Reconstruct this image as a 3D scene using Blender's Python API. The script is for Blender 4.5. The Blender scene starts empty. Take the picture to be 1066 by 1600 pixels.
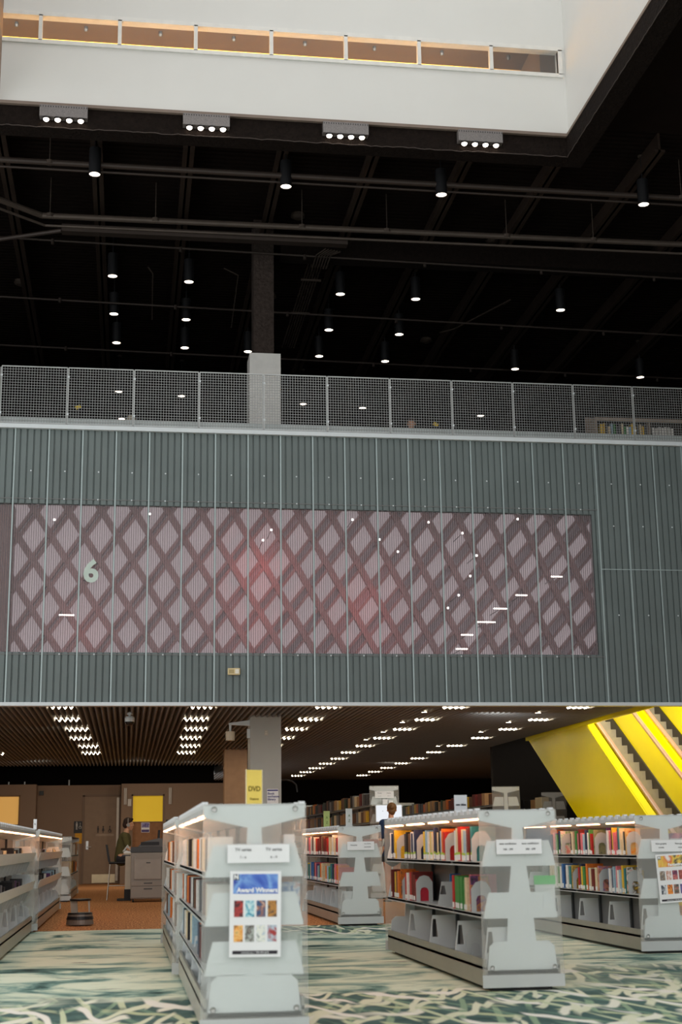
import bpy, bmesh, math, random
import numpy as np
from mathutils import Vector, Matrix
random.seed(7)
C = bpy.context.scene.collection
PI = math.pi
sc = bpy.context.scene

# ------------------------------------------------------------------ materials
def lin(c):
    c = c / 255.0
    return c / 12.92 if c <= 0.04045 else ((c + 0.055) / 1.055) ** 2.4
def rgb(t):
    return (lin(t[0]), lin(t[1]), lin(t[2]), 1.0)
MATS = {}
def mat(name, col, rough=0.6, metal=0.0, var=0.06, scale=6.0, bump=0.0, bscale=60.0, spec=0.4):
    if name in MATS: return MATS[name]
    m = bpy.data.materials.new(name); m.use_nodes = True
    nt = m.node_tree; b = nt.nodes['Principled BSDF']
    b.inputs['Roughness'].default_value = rough
    b.inputs['Metallic'].default_value = metal
    b.inputs['Specular IOR Level'].default_value = spec
    c = rgb(col)
    tc = nt.nodes.new('ShaderNodeTexCoord')
    if var > 0:
        n = nt.nodes.new('ShaderNodeTexNoise'); n.inputs['Scale'].default_value = scale
        n.inputs['Detail'].default_value = 4
        nt.links.new(tc.outputs['Object'], n.inputs['Vector'])
        r = nt.nodes.new('ShaderNodeValToRGB')
        r.color_ramp.elements[0].position = 0.3; r.color_ramp.elements[1].position = 0.7
        r.color_ramp.elements[0].color = tuple(x * (1 - var) for x in c[:3]) + (1,)
        r.color_ramp.elements[1].color = tuple(min(1, x * (1 + var)) for x in c[:3]) + (1,)
        nt.links.new(n.outputs['Fac'], r.inputs['Fac'])
        nt.links.new(r.outputs['Color'], b.inputs['Base Color'])
    else:
        b.inputs['Base Color'].default_value = c
    if bump > 0:
        n2 = nt.nodes.new('ShaderNodeTexNoise'); n2.inputs['Scale'].default_value = bscale
        n2.inputs['Detail'].default_value = 5
        nt.links.new(tc.outputs['Object'], n2.inputs['Vector'])
        bp = nt.nodes.new('ShaderNodeBump'); bp.inputs['Strength'].default_value = bump
        bp.inputs['Distance'].default_value = 0.03
        nt.links.new(n2.outputs['Fac'], bp.inputs['Height'])
        nt.links.new(bp.outputs['Normal'], b.inputs['Normal'])
    MATS[name] = m
    return m
def emit(name, col, strength):
    if name in MATS: return MATS[name]
    m = bpy.data.materials.new(name); m.use_nodes = True
    nt = m.node_tree; nt.nodes.clear()
    e = nt.nodes.new('ShaderNodeEmission'); o = nt.nodes.new('ShaderNodeOutputMaterial')
    e.inputs['Color'].default_value = rgb(col); e.inputs['Strength'].default_value = strength
    nt.links.new(e.outputs[0], o.inputs[0]); MATS[name] = m
    return m
def sheet(name, col, opacity, rough=0.25, milk=0.0):
    """translucent sheet: partly lets the view through, partly milky"""
    if name in MATS: return MATS[name]
    m = bpy.data.materials.new(name); m.use_nodes = True
    nt = m.node_tree; b = nt.nodes['Principled BSDF']; o = nt.nodes['Material Output']
    b.inputs['Base Color'].default_value = rgb(col); b.inputs['Roughness'].default_value = rough
    t = nt.nodes.new('ShaderNodeBsdfTransparent'); mx = nt.nodes.new('ShaderNodeMixShader')
    mx.inputs[0].default_value = opacity
    tl = nt.nodes.new('ShaderNodeBsdfTranslucent'); tl.inputs[0].default_value = rgb(col)
    m2 = nt.nodes.new('ShaderNodeMixShader'); m2.inputs[0].default_value = milk
    nt.links.new(b.outputs[0], m2.inputs[1]); nt.links.new(tl.outputs[0], m2.inputs[2])
    nt.links.new(t.outputs[0], mx.inputs[1]); nt.links.new(m2.outputs[0], mx.inputs[2])
    nt.links.new(mx.outputs[0], o.inputs[0]); MATS[name] = m
    return m
def art(name, cols, scale=9.0, seed=0.0, dist=1.0):
    """printed picture: a noise field run through a colour ramp"""
    if name in MATS: return MATS[name]
    m = bpy.data.materials.new(name); m.use_nodes = True
    nt = m.node_tree; b = nt.nodes['Principled BSDF']; b.inputs['Roughness'].default_value = 0.45
    tc = nt.nodes.new('ShaderNodeTexCoord'); mp = nt.nodes.new('ShaderNodeMapping')
    mp.inputs['Location'].default_value = (seed, seed * 1.7, seed * .6)
    n = nt.nodes.new('ShaderNodeTexNoise'); n.inputs['Scale'].default_value = scale
    n.inputs['Distortion'].default_value = dist; n.inputs['Detail'].default_value = 3
    r = nt.nodes.new('ShaderNodeValToRGB'); el = r.color_ramp.elements
    k = len(cols)
    el[0].position = 0.28; el[0].color = rgb(cols[0]); el[1].position = 0.72; el[1].color = rgb(cols[-1])
    for i in range(1, k - 1):
        e = el.new(0.28 + 0.44 * i / (k - 1)); e.color = rgb(cols[i])
    nt.links.new(tc.outputs['Object'], mp.inputs[0]); nt.links.new(mp.outputs[0], n.inputs['Vector'])
    nt.links.new(n.outputs['Fac'], r.inputs['Fac']); nt.links.new(r.outputs['Color'], b.inputs['Base Color'])
    MATS[name] = m
    return m

# ------------------------------------------------------------------ mesh building
class MB:
    def __init__(s): s.v = []; s.f = []; s.mi = []; s.cur = 0
    def add(s, vs, fs):
        o = len(s.v); s.v += [tuple(v) for v in vs]
        for f in fs: s.f.append(tuple(i + o for i in f)); s.mi.append(s.cur)
        return s
    def box(s, x0, x1, y0, y1, z0, z1):
        return s.add([(x0,y0,z0),(x1,y0,z0),(x1,y1,z0),(x0,y1,z0),(x0,y0,z1),(x1,y0,z1),(x1,y1,z1),(x0,y1,z1)],
            [(0,3,2,1),(4,5,6,7),(0,1,5,4),(1,2,6,5),(2,3,7,6),(3,0,4,7)])
    def hexa(s, p):       # eight corner points in box order
        return s.add(p, [(0,3,2,1),(4,5,6,7),(0,1,5,4),(1,2,6,5),(2,3,7,6),(3,0,4,7)])
    def prism(s, poly, axis, a, b):
        """polygon extruded along axis (0,1,2) from a to b; poly points are the two other axes in order"""
        n = len(poly)
        def P(u, w, t):
            return {0:(t,u,w), 1:(u,t,w), 2:(u,w,t)}[axis]
        vs = [P(u,w,a) for u,w in poly] + [P(u,w,b) for u,w in poly]
        fs = [tuple(range(n))[::-1], tuple(range(n, 2*n))]
        fs += [(i, (i+1)%n, n+(i+1)%n, n+i) for i in range(n)]
        return s.add(vs, fs)
    def ringplate(s, outer, inner, axis, a, b):
        """plate with a hole: outer and inner loops of equal length, extruded along axis"""
        n = len(outer)
        def P(u, w, t): return {0:(t,u,w), 1:(u,t,w), 2:(u,w,t)}[axis]
        vs = [P(u,w,a) for u,w in outer] + [P(u,w,a) for u,w in inner] + [P(u,w,b) for u,w in outer] + [P(u,w,b) for u,w in inner]
        fs = []
        for i in range(n):
            j = (i+1) % n
            fs += [(i,n+i,n+j,j), (2*n+i,2*n+j,3*n+j,3*n+i), (i,j,2*n+j,2*n+i), (n+i,3*n+i,3*n+j,n+j)]
        return s.add(vs, fs)
    def tube(s, p0, p1, r0, r1=None, n=10, caps=True):
        r1 = r0 if r1 is None else r1
        p0 = Vector(p0); p1 = Vector(p1); d = (p1 - p0).normalized()
        a = d.orthogonal().normalized(); b = d.cross(a)
        vs = []
        for p, r in ((p0,r0),(p1,r1)):
            for i in range(n):
                t = 2*PI*i/n; vs.append(p + a*(r*math.cos(t)) + b*(r*math.sin(t)))
        fs = [(i,(i+1)%n,n+(i+1)%n,n+i) for i in range(n)]
        if caps: fs += [tuple(range(n))[::-1], tuple(range(n,2*n))]
        return s.add(vs, fs)
    def path(s, pts, r, n=8):
        for a, b in zip(pts[:-1], pts[1:]): s.tube(a, b, r, r, n)
        for p in pts[1:-1]: s.ball(p, r, 8, 5)
        return s
    def ball(s, c, r, n=12, m=8, sc3=(1,1,1)):
        vs = []; fs = []
        for j in range(1, m):
            ph = PI*j/m
            for i in range(n):
                t = 2*PI*i/n
                vs.append((c[0]+r*sc3[0]*math.sin(ph)*math.cos(t), c[1]+r*sc3[1]*math.sin(ph)*math.sin(t), c[2]+r*sc3[2]*math.cos(ph)))
        top = len(vs); vs.append((c[0],c[1],c[2]+r*sc3[2])); bot = len(vs); vs.append((c[0],c[1],c[2]-r*sc3[2]))
        for j in range(m-2):
            for i in range(n): fs.append((j*n+i, (j+1)*n+i, (j+1)*n+(i+1)%n, j*n+(i+1)%n))
        for i in range(n):
            fs.append((top, i, (i+1)%n)); fs.append((bot, (m-2)*n+(i+1)%n, (m-2)*n+i))
        return s.add(vs, fs)
    def lathe(s, prof, c=(0,0,0), n=24, a0=0.0, a1=2*PI):
        """profile of (r,z) about the z axis"""
        full = abs(a1-a0-2*PI) < 1e-6; k = n if full else n+1
        vs = []; fs = []
        for i in range(k):
            t = a0 + (a1-a0)*i/n
            for r, z in prof: vs.append((c[0]+r*math.cos(t), c[1]+r*math.sin(t), c[2]+z))
        q = len(prof)
        for i in range(n):
            for j in range(q-1): fs.append((i*q+j, ((i+1)%k)*q+j, ((i+1)%k)*q+j+1, i*q+j+1))
        return s.add(vs, fs)
    def mesh(s, name, mats=None, smooth=False, bevel=0.0):
        me = bpy.data.meshes.new(name); me.from_pydata(s.v, [], s.f)
        for m in (mats if isinstance(mats, (list, tuple)) else [mats]): me.materials.append(m)
        if max(s.mi, default=0) > 0: me.polygons.foreach_set('material_index', s.mi)
        bm = bmesh.new(); bm.from_mesh(me)
        bmesh.ops.recalc_face_normals(bm, faces=bm.faces)
        bm.to_mesh(me); bm.free()
        if smooth:
            me.polygons.foreach_set('use_smooth', [True]*len(me.polygons))
        me.update()
        return me
    def build(s, name, m, parent=None, loc=(0,0,0), rot=(0,0,0), smooth=False, bevel=0.0):
        o = bpy.data.objects.new(name, s.mesh(name, m, smooth)); C.objects.link(o)
        o.location = loc; o.rotation_euler = rot
        if parent is not None: o.parent = parent
        if bevel > 0:
            bv = o.modifiers.new('bevel', 'BEVEL'); bv.width = bevel; bv.segments = 2; bv.limit_method = 'ANGLE'
        return o
def inst(name, me, parent=None, loc=(0,0,0), rot=(0,0,0), scale=(1,1,1)):
    o = bpy.data.objects.new(name, me); C.objects.link(o)
    o.location = loc; o.rotation_euler = rot; o.scale = scale
    if parent is not None: o.parent = parent
    return o
def tag(o, label, cat, group=None, kind=None):
    o['label'] = label; o['category'] = cat
    if group: o['group'] = group
    if kind: o['kind'] = kind
    return o
def thing(name, loc, label, cat, group=None, rot=(0,0,0), kind=None):
    o = bpy.data.objects.new(name, None); C.objects.link(o)
    o.location = loc; o.rotation_euler = rot; o.empty_display_size = 0.1
    return tag(o, label, cat, group, kind)
def dup(root, loc, label, rot=None):
    r = root.copy(); C.objects.link(r); r.location = loc; r['label'] = label
    if rot is not None: r.rotation_euler = rot
    for ch in list(root.children):
        c = ch.copy(); C.objects.link(c); c.parent = r
        for g in list(ch.children):
            d = g.copy(); C.objects.link(d); d.parent = c
    return r
def struct(o, label, cat):
    return tag(o, label, cat, kind='structure')
def text(name, s, size, loc, m, parent=None, rot=(PI/2,0,0), align='CENTER', ext=0.001, bold=0.0, shear=0.0):
    cu = bpy.data.curves.new(name, 'FONT'); cu.body = s; cu.size = size; cu.extrude = ext
    cu.align_x = align; cu.align_y = 'CENTER'; cu.offset = bold; cu.resolution_u = 3; cu.shear = shear
    t = bpy.data.objects.new(name + '_text', cu); C.objects.link(t)
    dg = bpy.context.evaluated_depsgraph_get(); me = bpy.data.meshes.new_from_object(t.evaluated_get(dg))
    bpy.data.objects.remove(t); bpy.data.curves.remove(cu)
    me.materials.clear(); me.materials.append(m)
    o = bpy.data.objects.new(name, me); C.objects.link(o); o.location = loc; o.rotation_euler = rot
    if parent is not None: o.parent = parent
    return o
ORD = ['first','second','third','fourth','fifth','sixth','seventh','eighth','ninth','tenth','eleventh','twelfth']
def nth(i):
    if i < 12: return ORD[i]
    k = i + 1
    return '%d%s' % (k, 'th' if 10 <= k % 100 <= 20 else {1:'st',2:'nd',3:'rd'}.get(k % 10, 'th'))

# shared materials
M_grey   = mat('shelf_grey_paint', (192,197,197), 0.42, 0.0, 0.03, 3)
M_lgrey  = mat('shelf_light_paint', (226,233,235), 0.4, 0.0, 0.02, 3)
M_dgrey  = mat('shelf_dark_post', (62,66,68), 0.5)
M_mgrey  = mat('shelf_mid_grey', (112,114,114), 0.45, 0.0, 0.04)
M_base   = mat('shelf_base_metal', (166,165,156), 0.35, 0.35, 0.05, 4)
M_acryl  = sheet('frosted_panel', (230,233,230), 0.25, 0.3, 0.55)
M_strip  = emit('shelf_light', (255,176,122), 17.0)
M_white  = mat('white_paper', (238,240,242), 0.7, 0, 0.01)
M_ink    = mat('ink', (52,54,60), 0.7, 0, 0)
M_black  = mat('black_plastic', (22,22,24), 0.45, 0, 0.05)
M_steel  = mat('steel', (190,190,188), 0.28, 0.9, 0.03)
M_darkw  = mat('dark_ceiling_paint', (27,20,17), 0.9, 0, 0.15, 2, spec=0.1)
M_darkb  = mat('dark_fireproofed_steel', (28,22,19), 0.95, 0, 0.25, 14, bump=1.0, bscale=22, spec=0.12)
M_pipe   = mat('dark_painted_pipe', (58,49,44), 0.55, 0.1, 0.1, 5)
M_conduit= mat('conduit_grey_paint', (84,74,67), 0.5, 0.2, 0.1, 5)
M_fac    = mat('corrugated_grey_cladding', (107,118,118), 0.55, 0.0, 0.07, 1.3)
M_facgap = mat('cladding_joint', (168,183,184), 0.4, 0.3, 0.05)
M_trimw  = mat('white_metal_trim', (214,222,226), 0.45, 0.0, 0.02)
M_wallw  = mat('white_wall_paint', (221,222,219), 0.8, 0, 0.015, 1.2)
M_col    = mat('column_grey_paint', (176,178,174), 0.7, 0, 0.02, 2)
M_beige  = mat('beige_wall_paint', (142,118,98), 0.75, 0, 0.04, 1.2)
M_yell   = mat('glossy_yellow_panel', (244,224,0), 0.3, 0.0, 0.02, 2, spec=0.3)

# ------------------------------------------------------------------ camera (50 mm, tilted up 13 degrees)
yaw, pitch, roll = 0.149024, 0.2296167, -0.0143362
cy_, sy_ = math.cos(yaw), math.sin(yaw); cp_, sp_ = math.cos(pitch), math.sin(pitch)
f = Vector((sy_*cp_, cy_*cp_, sp_)); r = Vector((cy_, -sy_, 0)); u = r.cross(f)
r2 = r*math.cos(roll) + u*math.sin(roll); u2 = -r*math.sin(roll) + u*math.cos(roll)
cam = bpy.data.cameras.new('camera'); co = bpy.data.objects.new('camera', cam); C.objects.link(co)
cam.sensor_fit = 'VERTICAL'; cam.sensor_height = 36.0; cam.sensor_width = 24.0; cam.lens = 50.0
co.matrix_world = Matrix(((r2.x,u2.x,-f.x,0),(r2.y,u2.y,-f.y,0),(r2.z,u2.z,-f.z,1.02),(0,0,0,1)))
cam.dof.use_dof = True; cam.dof.focus_distance = 24.0; cam.dof.aperture_fstop = 2.8
cam.clip_end = 300
sc.camera = co

# ------------------------------------------------------------------ world and light
w = bpy.data.worlds.new('overcast_sky'); sc.world = w; w.use_nodes = True
bg = w.node_tree.nodes['Background']; bg.inputs[0].default_value = (1.0, 0.99, 0.975, 1); bg.inputs[1].default_value = 1.45
sc.view_settings.view_transform = 'Standard'; sc.view_settings.look = 'None'
sc.view_settings.gamma = 1.0; sc.view_settings.exposure = 0.0
sc.cycles.max_bounces = 8; sc.cycles.transparent_max_bounces = 24
def area(name, loc, rot, sx, sy, power, col=(1,1,1)):
    l = bpy.data.lights.new(name, 'AREA'); l.shape = 'RECTANGLE'; l.size = sx; l.size_y = sy
    l.energy = power; l.color = col
    o = bpy.data.objects.new(name, l); C.objects.link(o); o.location = loc; o.rotation_euler = rot
    return o

# ------------------------------------------------------------------ floors
def carpet_material():
    m = bpy.data.materials.new('painted_garden_carpet'); m.use_nodes = True
    nt = m.node_tree; b = nt.nodes['Principled BSDF']; b.inputs['Roughness'].default_value = 0.95
    b.inputs['Specular IOR Level'].default_value = 0.1
    L = nt.links.new; N = nt.nodes.new
    tc = N('ShaderNodeTexCoord')
    def mapped(sx, sy, rot=0.0, off=(0,0,0)):
        mp = N('ShaderNodeMapping'); mp.inputs['Scale'].default_value = (sx, sy, 1)
        mp.inputs['Rotation'].default_value = (0,0,rot); mp.inputs['Location'].default_value = off
        L(tc.outputs['Object'], mp.inputs[0]); return mp.outputs[0]
    def math_(op, a, bb=None, c=None):
        n = N('ShaderNodeMath'); n.operation = op
        for i, x in enumerate((a, bb, c)):
            if x is None: continue
            if isinstance(x, (int, float)): n.inputs[i].default_value = x
            else: L(x, n.inputs[i])
        return n.outputs[0]
    def noise(vec, scale, detail=4, dist=0.0, rough=.55):
        n = N('ShaderNodeTexNoise'); n.inputs['Scale'].default_value = scale; n.inputs['Detail'].default_value = detail
        n.inputs['Distortion'].default_value = dist; n.inputs['Roughness'].default_value = rough
        L(vec, n.inputs['Vector']); return n.outputs['Fac']
    def mix(fac, a, bb):
        n = N('ShaderNodeMix'); n.data_type = 'RGBA'
        if isinstance(fac, (int,float)): n.inputs[0].default_value = fac
        else: L(fac, n.inputs[0])
        for i, x in ((6,a),(7,bb)):
            if isinstance(x, tuple): n.inputs[i].default_value = x
            else: L(x, n.inputs[i])
        return n.outputs[2]
    # broad brush strokes, long in x
    r = N('ShaderNodeValToRGB'); el = r.color_ramp.elements
    el[0].position = 0.31; el[0].color = rgb((46,66,66)); el[1].position = 0.66; el[1].color = rgb((226,236,216))
    for p, c in ((0.37,(84,116,112)),(0.43,(132,166,156)),(0.48,(186,206,188)),(0.53,(218,230,208))):
        e = el.new(p); e.color = rgb(c)
    L(noise(mapped(0.8, 1.25), 1.2, 8, 0.9, .62), r.inputs['Fac'])
    base = r.outputs['Color']
    streak = noise(mapped(1.0, 4.2, 0.02), 1.2, 3, 0.3)
    dk = N('ShaderNodeMapRange'); dk.inputs[1].default_value = 0.66; dk.inputs[2].default_value = 0.72
    L(streak, dk.inputs[0])
    base = mix(math_('MULTIPLY', dk.outputs[0], 0.85), base, rgb((62,66,70)))
    pk = N('ShaderNodeMapRange'); pk.inputs[1].default_value = 0.72; pk.inputs[2].default_value = 0.76
    L(noise(mapped(1.3, 2.6, 0, (5,3,0)), 1.4, 2), pk.inputs[0])
    base = mix(math_('MULTIPLY', pk.outputs[0], 0.5), base, rgb((150,128,120)))
    # grass blades: warped thin lines at several angles
    ground = mix(noise(mapped(2.2,2.2,0,(9,1,0)), 2.0, 4), rgb((38,48,52)), rgb((110,146,140)))
    col = ground
    warp = noise(mapped(1.6,.25,0,(3,7,0)), 1.0, 2)
    cols = [(120,152,134),(150,178,150),(196,208,170),(226,232,204),(208,220,186),(240,242,226),(232,236,210),(246,246,236)]
    for i, (ang, per, wd) in enumerate(((0.42,0.10,0.14),(-0.6,0.12,0.13),(0.16,0.085,0.14),(-0.25,0.10,0.14),(0.8,0.16,0.12),(-0.12,0.13,0.13),(-0.42,0.15,0.11),(0.3,0.17,0.12))):
        sep = N('ShaderNodeSeparateXYZ'); L(mapped(1,.14,ang,(i*1.3,i*.7,0)), sep.inputs[0])
        v = math_('MULTIPLY_ADD', warp, 0.10 + .05*i, sep.outputs[1])
        t = math_('ABSOLUTE', math_('SUBTRACT', math_('FRACT', math_('DIVIDE', v, per)), 0.5))
        line = N('ShaderNodeMapRange'); line.inputs[1].default_value = wd; line.inputs[2].default_value = wd*0.6
        L(t, line.inputs[0])
        br = N('ShaderNodeMapRange'); br.inputs[1].default_value = 0.47; br.inputs[2].default_value = 0.53
        L(noise(mapped(1.3, .2, ang, (i*4.1,2+i,0)), 2.6, 1), br.inputs[0])
        col = mix(math_('MULTIPLY', line.outputs[0], br.outputs[0]), col, rgb(cols[i]))
    # where grass grows: near zone, and a patch in the middle distance
    sx = N('ShaderNodeSeparateXYZ'); L(tc.outputs['Object'], sx.inputs[0])
    wob = noise(mapped(0.8,0.8,0,(2,2,0)), 1.6, 3)
    yy = math_('MULTIPLY_ADD', wob, 1.6, sx.outputs[1])
    near = N('ShaderNodeMapRange'); near.inputs[1].default_value = 11.35; near.inputs[2].default_value = 11.0
    L(yy, near.inputs[0])
    far = N('ShaderNodeMapRange'); far.inputs[1].default_value = 17.6; far.inputs[2].default_value = 18.1
    L(yy, far.inputs[0])
    fx = N('ShaderNodeMapRange'); fx.inputs[1].default_value = 1.2; fx.inputs[2].default_value = 1.7; L(sx.outputs[0], fx.inputs[0])
    right = N('ShaderNodeMapRange'); right.inputs[1].default_value = 3.0; right.inputs[2].default_value = 3.5; L(sx.outputs[0], right.inputs[0])
    r12 = N('ShaderNodeMapRange'); r12.inputs[1].default_value = 13.2; r12.inputs[2].default_value = 12.6; L(yy, r12.inputs[0])
    g = math_('MAXIMUM', near.outputs[0], math_('MULTIPLY', far.outputs[0], fx.outputs[0]))
    g = math_('MAXIMUM', g, math_('MULTIPLY', math_('MULTIPLY', right.outputs[0], r12.outputs[0]), 0.75))
    out = mix(g, base, col)
    fine = noise(mapped(1,1), 160, 2)
    fr = N('ShaderNodeMapRange'); fr.inputs[3].default_value = 0.82; fr.inputs[4].default_value = 1.12; L(fine, fr.inputs[0])
    mm = N('ShaderNodeMix'); mm.data_type = 'RGBA'; mm.blend_type = 'MULTIPLY'; mm.inputs[0].default_value = 1.0
    L(out, mm.inputs[6]); L(fr.outputs[0], mm.inputs[7])
    L(mm.outputs[2], b.inputs['Base Color'])
    return m
def brown_carpet():
    m = bpy.data.materials.new('orange_brown_carpet'); m.use_nodes = True
    nt = m.node_tree; b = nt.nodes['Principled BSDF']; b.inputs['Roughness'].default_value = 0.9
    b.inputs['Specular IOR Level'].default_value = 0.2
    tc = nt.nodes.new('ShaderNodeTexCoord'); mp = nt.nodes.new('ShaderNodeMapping'); mp.inputs['Scale'].default_value = (1,.35,1)
    n = nt.nodes.new('ShaderNodeTexNoise'); n.inputs['Scale'].default_value = 38; n.inputs['Detail'].default_value = 5
    r = nt.nodes.new('ShaderNodeValToRGB'); el = r.color_ramp.elements
    el[0].position = .36; el[0].color = rgb((128,84,50)); el[1].position = .64; el[1].color = rgb((218,160,108))
    e = el.new(.5); e.color = rgb((180,122,76))
    nt.links.new(tc.outputs['Object'], mp.inputs[0]); nt.links.new(mp.outputs[0], n.inputs['Vector'])
    nt.links.new(n.outputs['Fac'], r.inputs['Fac']); nt.links.new(r.outputs['Color'], b.inputs['Base Color'])
    return m
fl = MB().box(-9, 16, -4, 19.1, -0.12, 0).build('floor', carpet_material())
struct(fl, 'carpet printed with pale green brush strokes and cream grass blades', 'floor')
fl2 = MB().box(-9, 16, 19.1, 60, -0.12, 0).build('floor', brown_carpet())
struct(fl2, 'orange brown speckled carpet under the low ceiling', 'floor')

# ------------------------------------------------------------------ upper white light well
WY, WX, WL, WB = 21.09, 7.14, -2.235, 12.6
o = MB()
o.box(WL-.15, WX+.15, WY, WY+.15, WB, 13.72).box(WL-.15, WX+.15, WY, WY+.15, 14.18, 19.0).box(7.02, WX+.15, WY, WY+.15, 13.72, 14.18)
o = o.build('wall_upper_back', M_wallw); struct(o, 'white upper wall above the dark ceiling with a strip of windows', 'wall')
o = MB().box(WX, WX+.15, -2, WY, WB, 19.0).build('wall_upper_right', M_wallw)
struct(o, 'white upper wall on the right meeting the windowed wall at a corner', 'wall')
M_brownw = mat('brown_wall_edge', (150,128,112), 0.8)
o = MB().box(WL-.15, WL, -2, WY, WB, 19.0).build('wall_upper_left', M_brownw)
struct(o, 'brown edge of the upper wall at the far left', 'wall')
o = MB().box(WL-.1, WX+.1, WY-.05, WY+.1, WB-.04, WB+.012).box(WX-.05, WX+.1, -2, WY, WB-.04, WB+.012)
o = o.build('trim_1', mat('taupe_trim', (126,112,102), 0.7)); struct(o, 'taupe trim along the lower edge of the white upper walls', 'trim')
# strip window with eight panes
win = thing('window_1', (0, WY, 13.72), 'strip of eight amber windows with white frames high in the white wall', 'window', kind='structure')
mull = [-2.88, -1.636, -.37, .865, 2.111, 3.358, 4.604, 5.848, 7.02]
fr = MB(); fr.box(-2.9, 7.09, -.035, .06, -.055, .012).box(-2.9, 7.09, -.035, .06, .44, .515)
for x in mull[1:-1]: fr.box(x-.03, x+.03, -.035, .06, 0, .46)
fr.box(7.02, 7.09, -.035, .06, 0, .46)
fr.build('window_frame', mat('window_frame_white', (226,226,222), .45), win)
M_glass = sheet('clear_window_glass', (235,238,240), 0.06, 0.05)
for a, b in zip(mull[:-1], mull[1:]):
    MB().box(a+.03, b-.03, .02, .03, .012, .44).build('pane', M_glass, win)
o = MB()
o.box(-4, 8, WY+1.3, WY+1.4, 13.2, 14.75)
o = o.build('wall_corridor', mat('ochre_corridor_wall', (240,184,66), .7, 0, .03)); struct(o, 'ochre corridor wall seen through the strip windows', 'wall')
o = MB().box(-4, 8, WY+.15, WY+1.3, 14.55, 14.6).box(6.75, 8, WY+.15, WY+1.3, 13.2, 14.55).build('ceiling_corridor', mat('corridor_ceiling', (70,52,36), .9))
struct(o, 'brown corridor ceiling seen through the strip windows', 'ceiling')
o = MB().box(-4, 8, WY+.15, WY+1.3, 13.2, 13.25).build('floor_corridor', M_brownw); struct(o, 'corridor floor behind the strip windows', 'floor')
area('corridor_fill', (1.5, WY+.3, 14.5), (math.radians(62), 0, 0), 9, .2, 330, (1, .9, .74))  # added unseen light aimed at the ochre wall to brighten it
me = MB().lathe([(0,0),(.03,0),(.035,-.05),(.02,-.09),(0,-.09)], n=10).mesh('sprinkler', M_black)
for i, x in enumerate((-2.1, -.95, .3, 1.55, 2.78, 4.0, 5.2, 6.4)):
    s = inst('fire_sprinkler', me, loc=(x, WY+.85, 14.55))
    tag(s, 'small dark fire sprinkler behind the %s amber window pane from left' % nth(i), 'sprinkler', 'sprinkler heads behind the strip windows')

# dark fireproofed beams around the well, ceiling deck, joists, girder
o = MB().box(-9, WX+.3, WY+.01, WY+.35, 12.2, WB-.04).build('beam_well', M_darkb); struct(o, 'dark rough beam under the white windowed wall', 'beam')
o = MB().box(WX-.04, WX+.3, -2, WY+.01, 12.2, WB-.04).build('beam_well_right', M_darkb); struct(o, 'dark rough beam under the right white wall', 'beam')
o = MB()
rnd = random.Random(3)
pts = [(x, WY-.01, 12.2+rnd.uniform(-.012,.012)) for x in np.arange(-3, WX-.04, .09)]
pts2 = [(WX-.05, y, 12.2+rnd.uniform(-.012,.012)) for y in np.arange(WY-.02, 6, -.09)]
for P in (pts, pts2):
    for a, b in zip(P[:-1], P[1:]): o.tube(a, b, .007, .007, 5, False)
o = o.build('trim_2', mat('ragged_plaster_edge', (74,66,62), .9)); struct(o, 'ragged pale edge along the bottom of the dark beams', 'trim')
# deck ribs run along x
o = MB(); DZ = 12.95
ys = np.arange(WY+.3, 47, .15)
for i, y in enumerate(ys): o.box(-9, 16, y, y+.075, DZ, DZ+.045)
o.box(-9, 16, WY+.15, 47, DZ+.045, DZ+.1)
o.box(WX+.15, 16, -2, WY+.3, DZ, DZ+.1); o.box(-9, WL-.15, -2, WY+.15, DZ, DZ+.1)
o = o.build('ceiling', M_darkw); struct(o, 'dark ribbed ceiling deck over the upper floor', 'ceiling')
for i, x in enumerate((-2.33, -.74, .82, 2.42, 4.0, 5.65, 7.25, 8.88, 10.55, 12.2)):
    o = MB().box(x-.1, x+.1, WY+.36, 46, 12.60, 12.64).box(x-.02, x+.02, WY+.36, 46, 12.6, DZ).build('beam', mat('joist_paint', (52,42,36), .85, 0, .15, 2, spec=.15))
    struct(o, 'dark ceiling joist running away, %s from the left' % nth(i), 'beam')
for i, y in enumerate((15.5, 11.5)):
    o = MB().box(WX+.3, 16, y-.12, y+.12, 12.4, DZ).build('beam', M_darkw); struct(o, 'dark cross beam over the right aisle, %s from the corner' % nth(i), 'beam')
o = MB().box(2.75, 16, 25.65, 26.05, 12.2, 12.6).build('beam_girder', M_darkb); struct(o, 'dark girder running right from the dark column', 'beam')
# enclosing dark walls of the upper floor
M_voidw = mat('dark_back_wall', (20,17,16), .9, 0, .1, spec=.1)
o = MB().box(-9, 16, 46, 46.2, 7.8, 13.1).build('wall_upper_far', M_voidw); struct(o, 'dark far wall of the upper floor', 'wall')
o = MB().box(-9.2, -9, 23, 60, 0, 19).build('wall_left', M_voidw); struct(o, 'dark wall at the far left side', 'wall')
o = MB().box(16, 16.2, -2, 60, 0, 19).build('wall_right', M_voidw); struct(o, 'dark wall at the far right side', 'wall')

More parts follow.
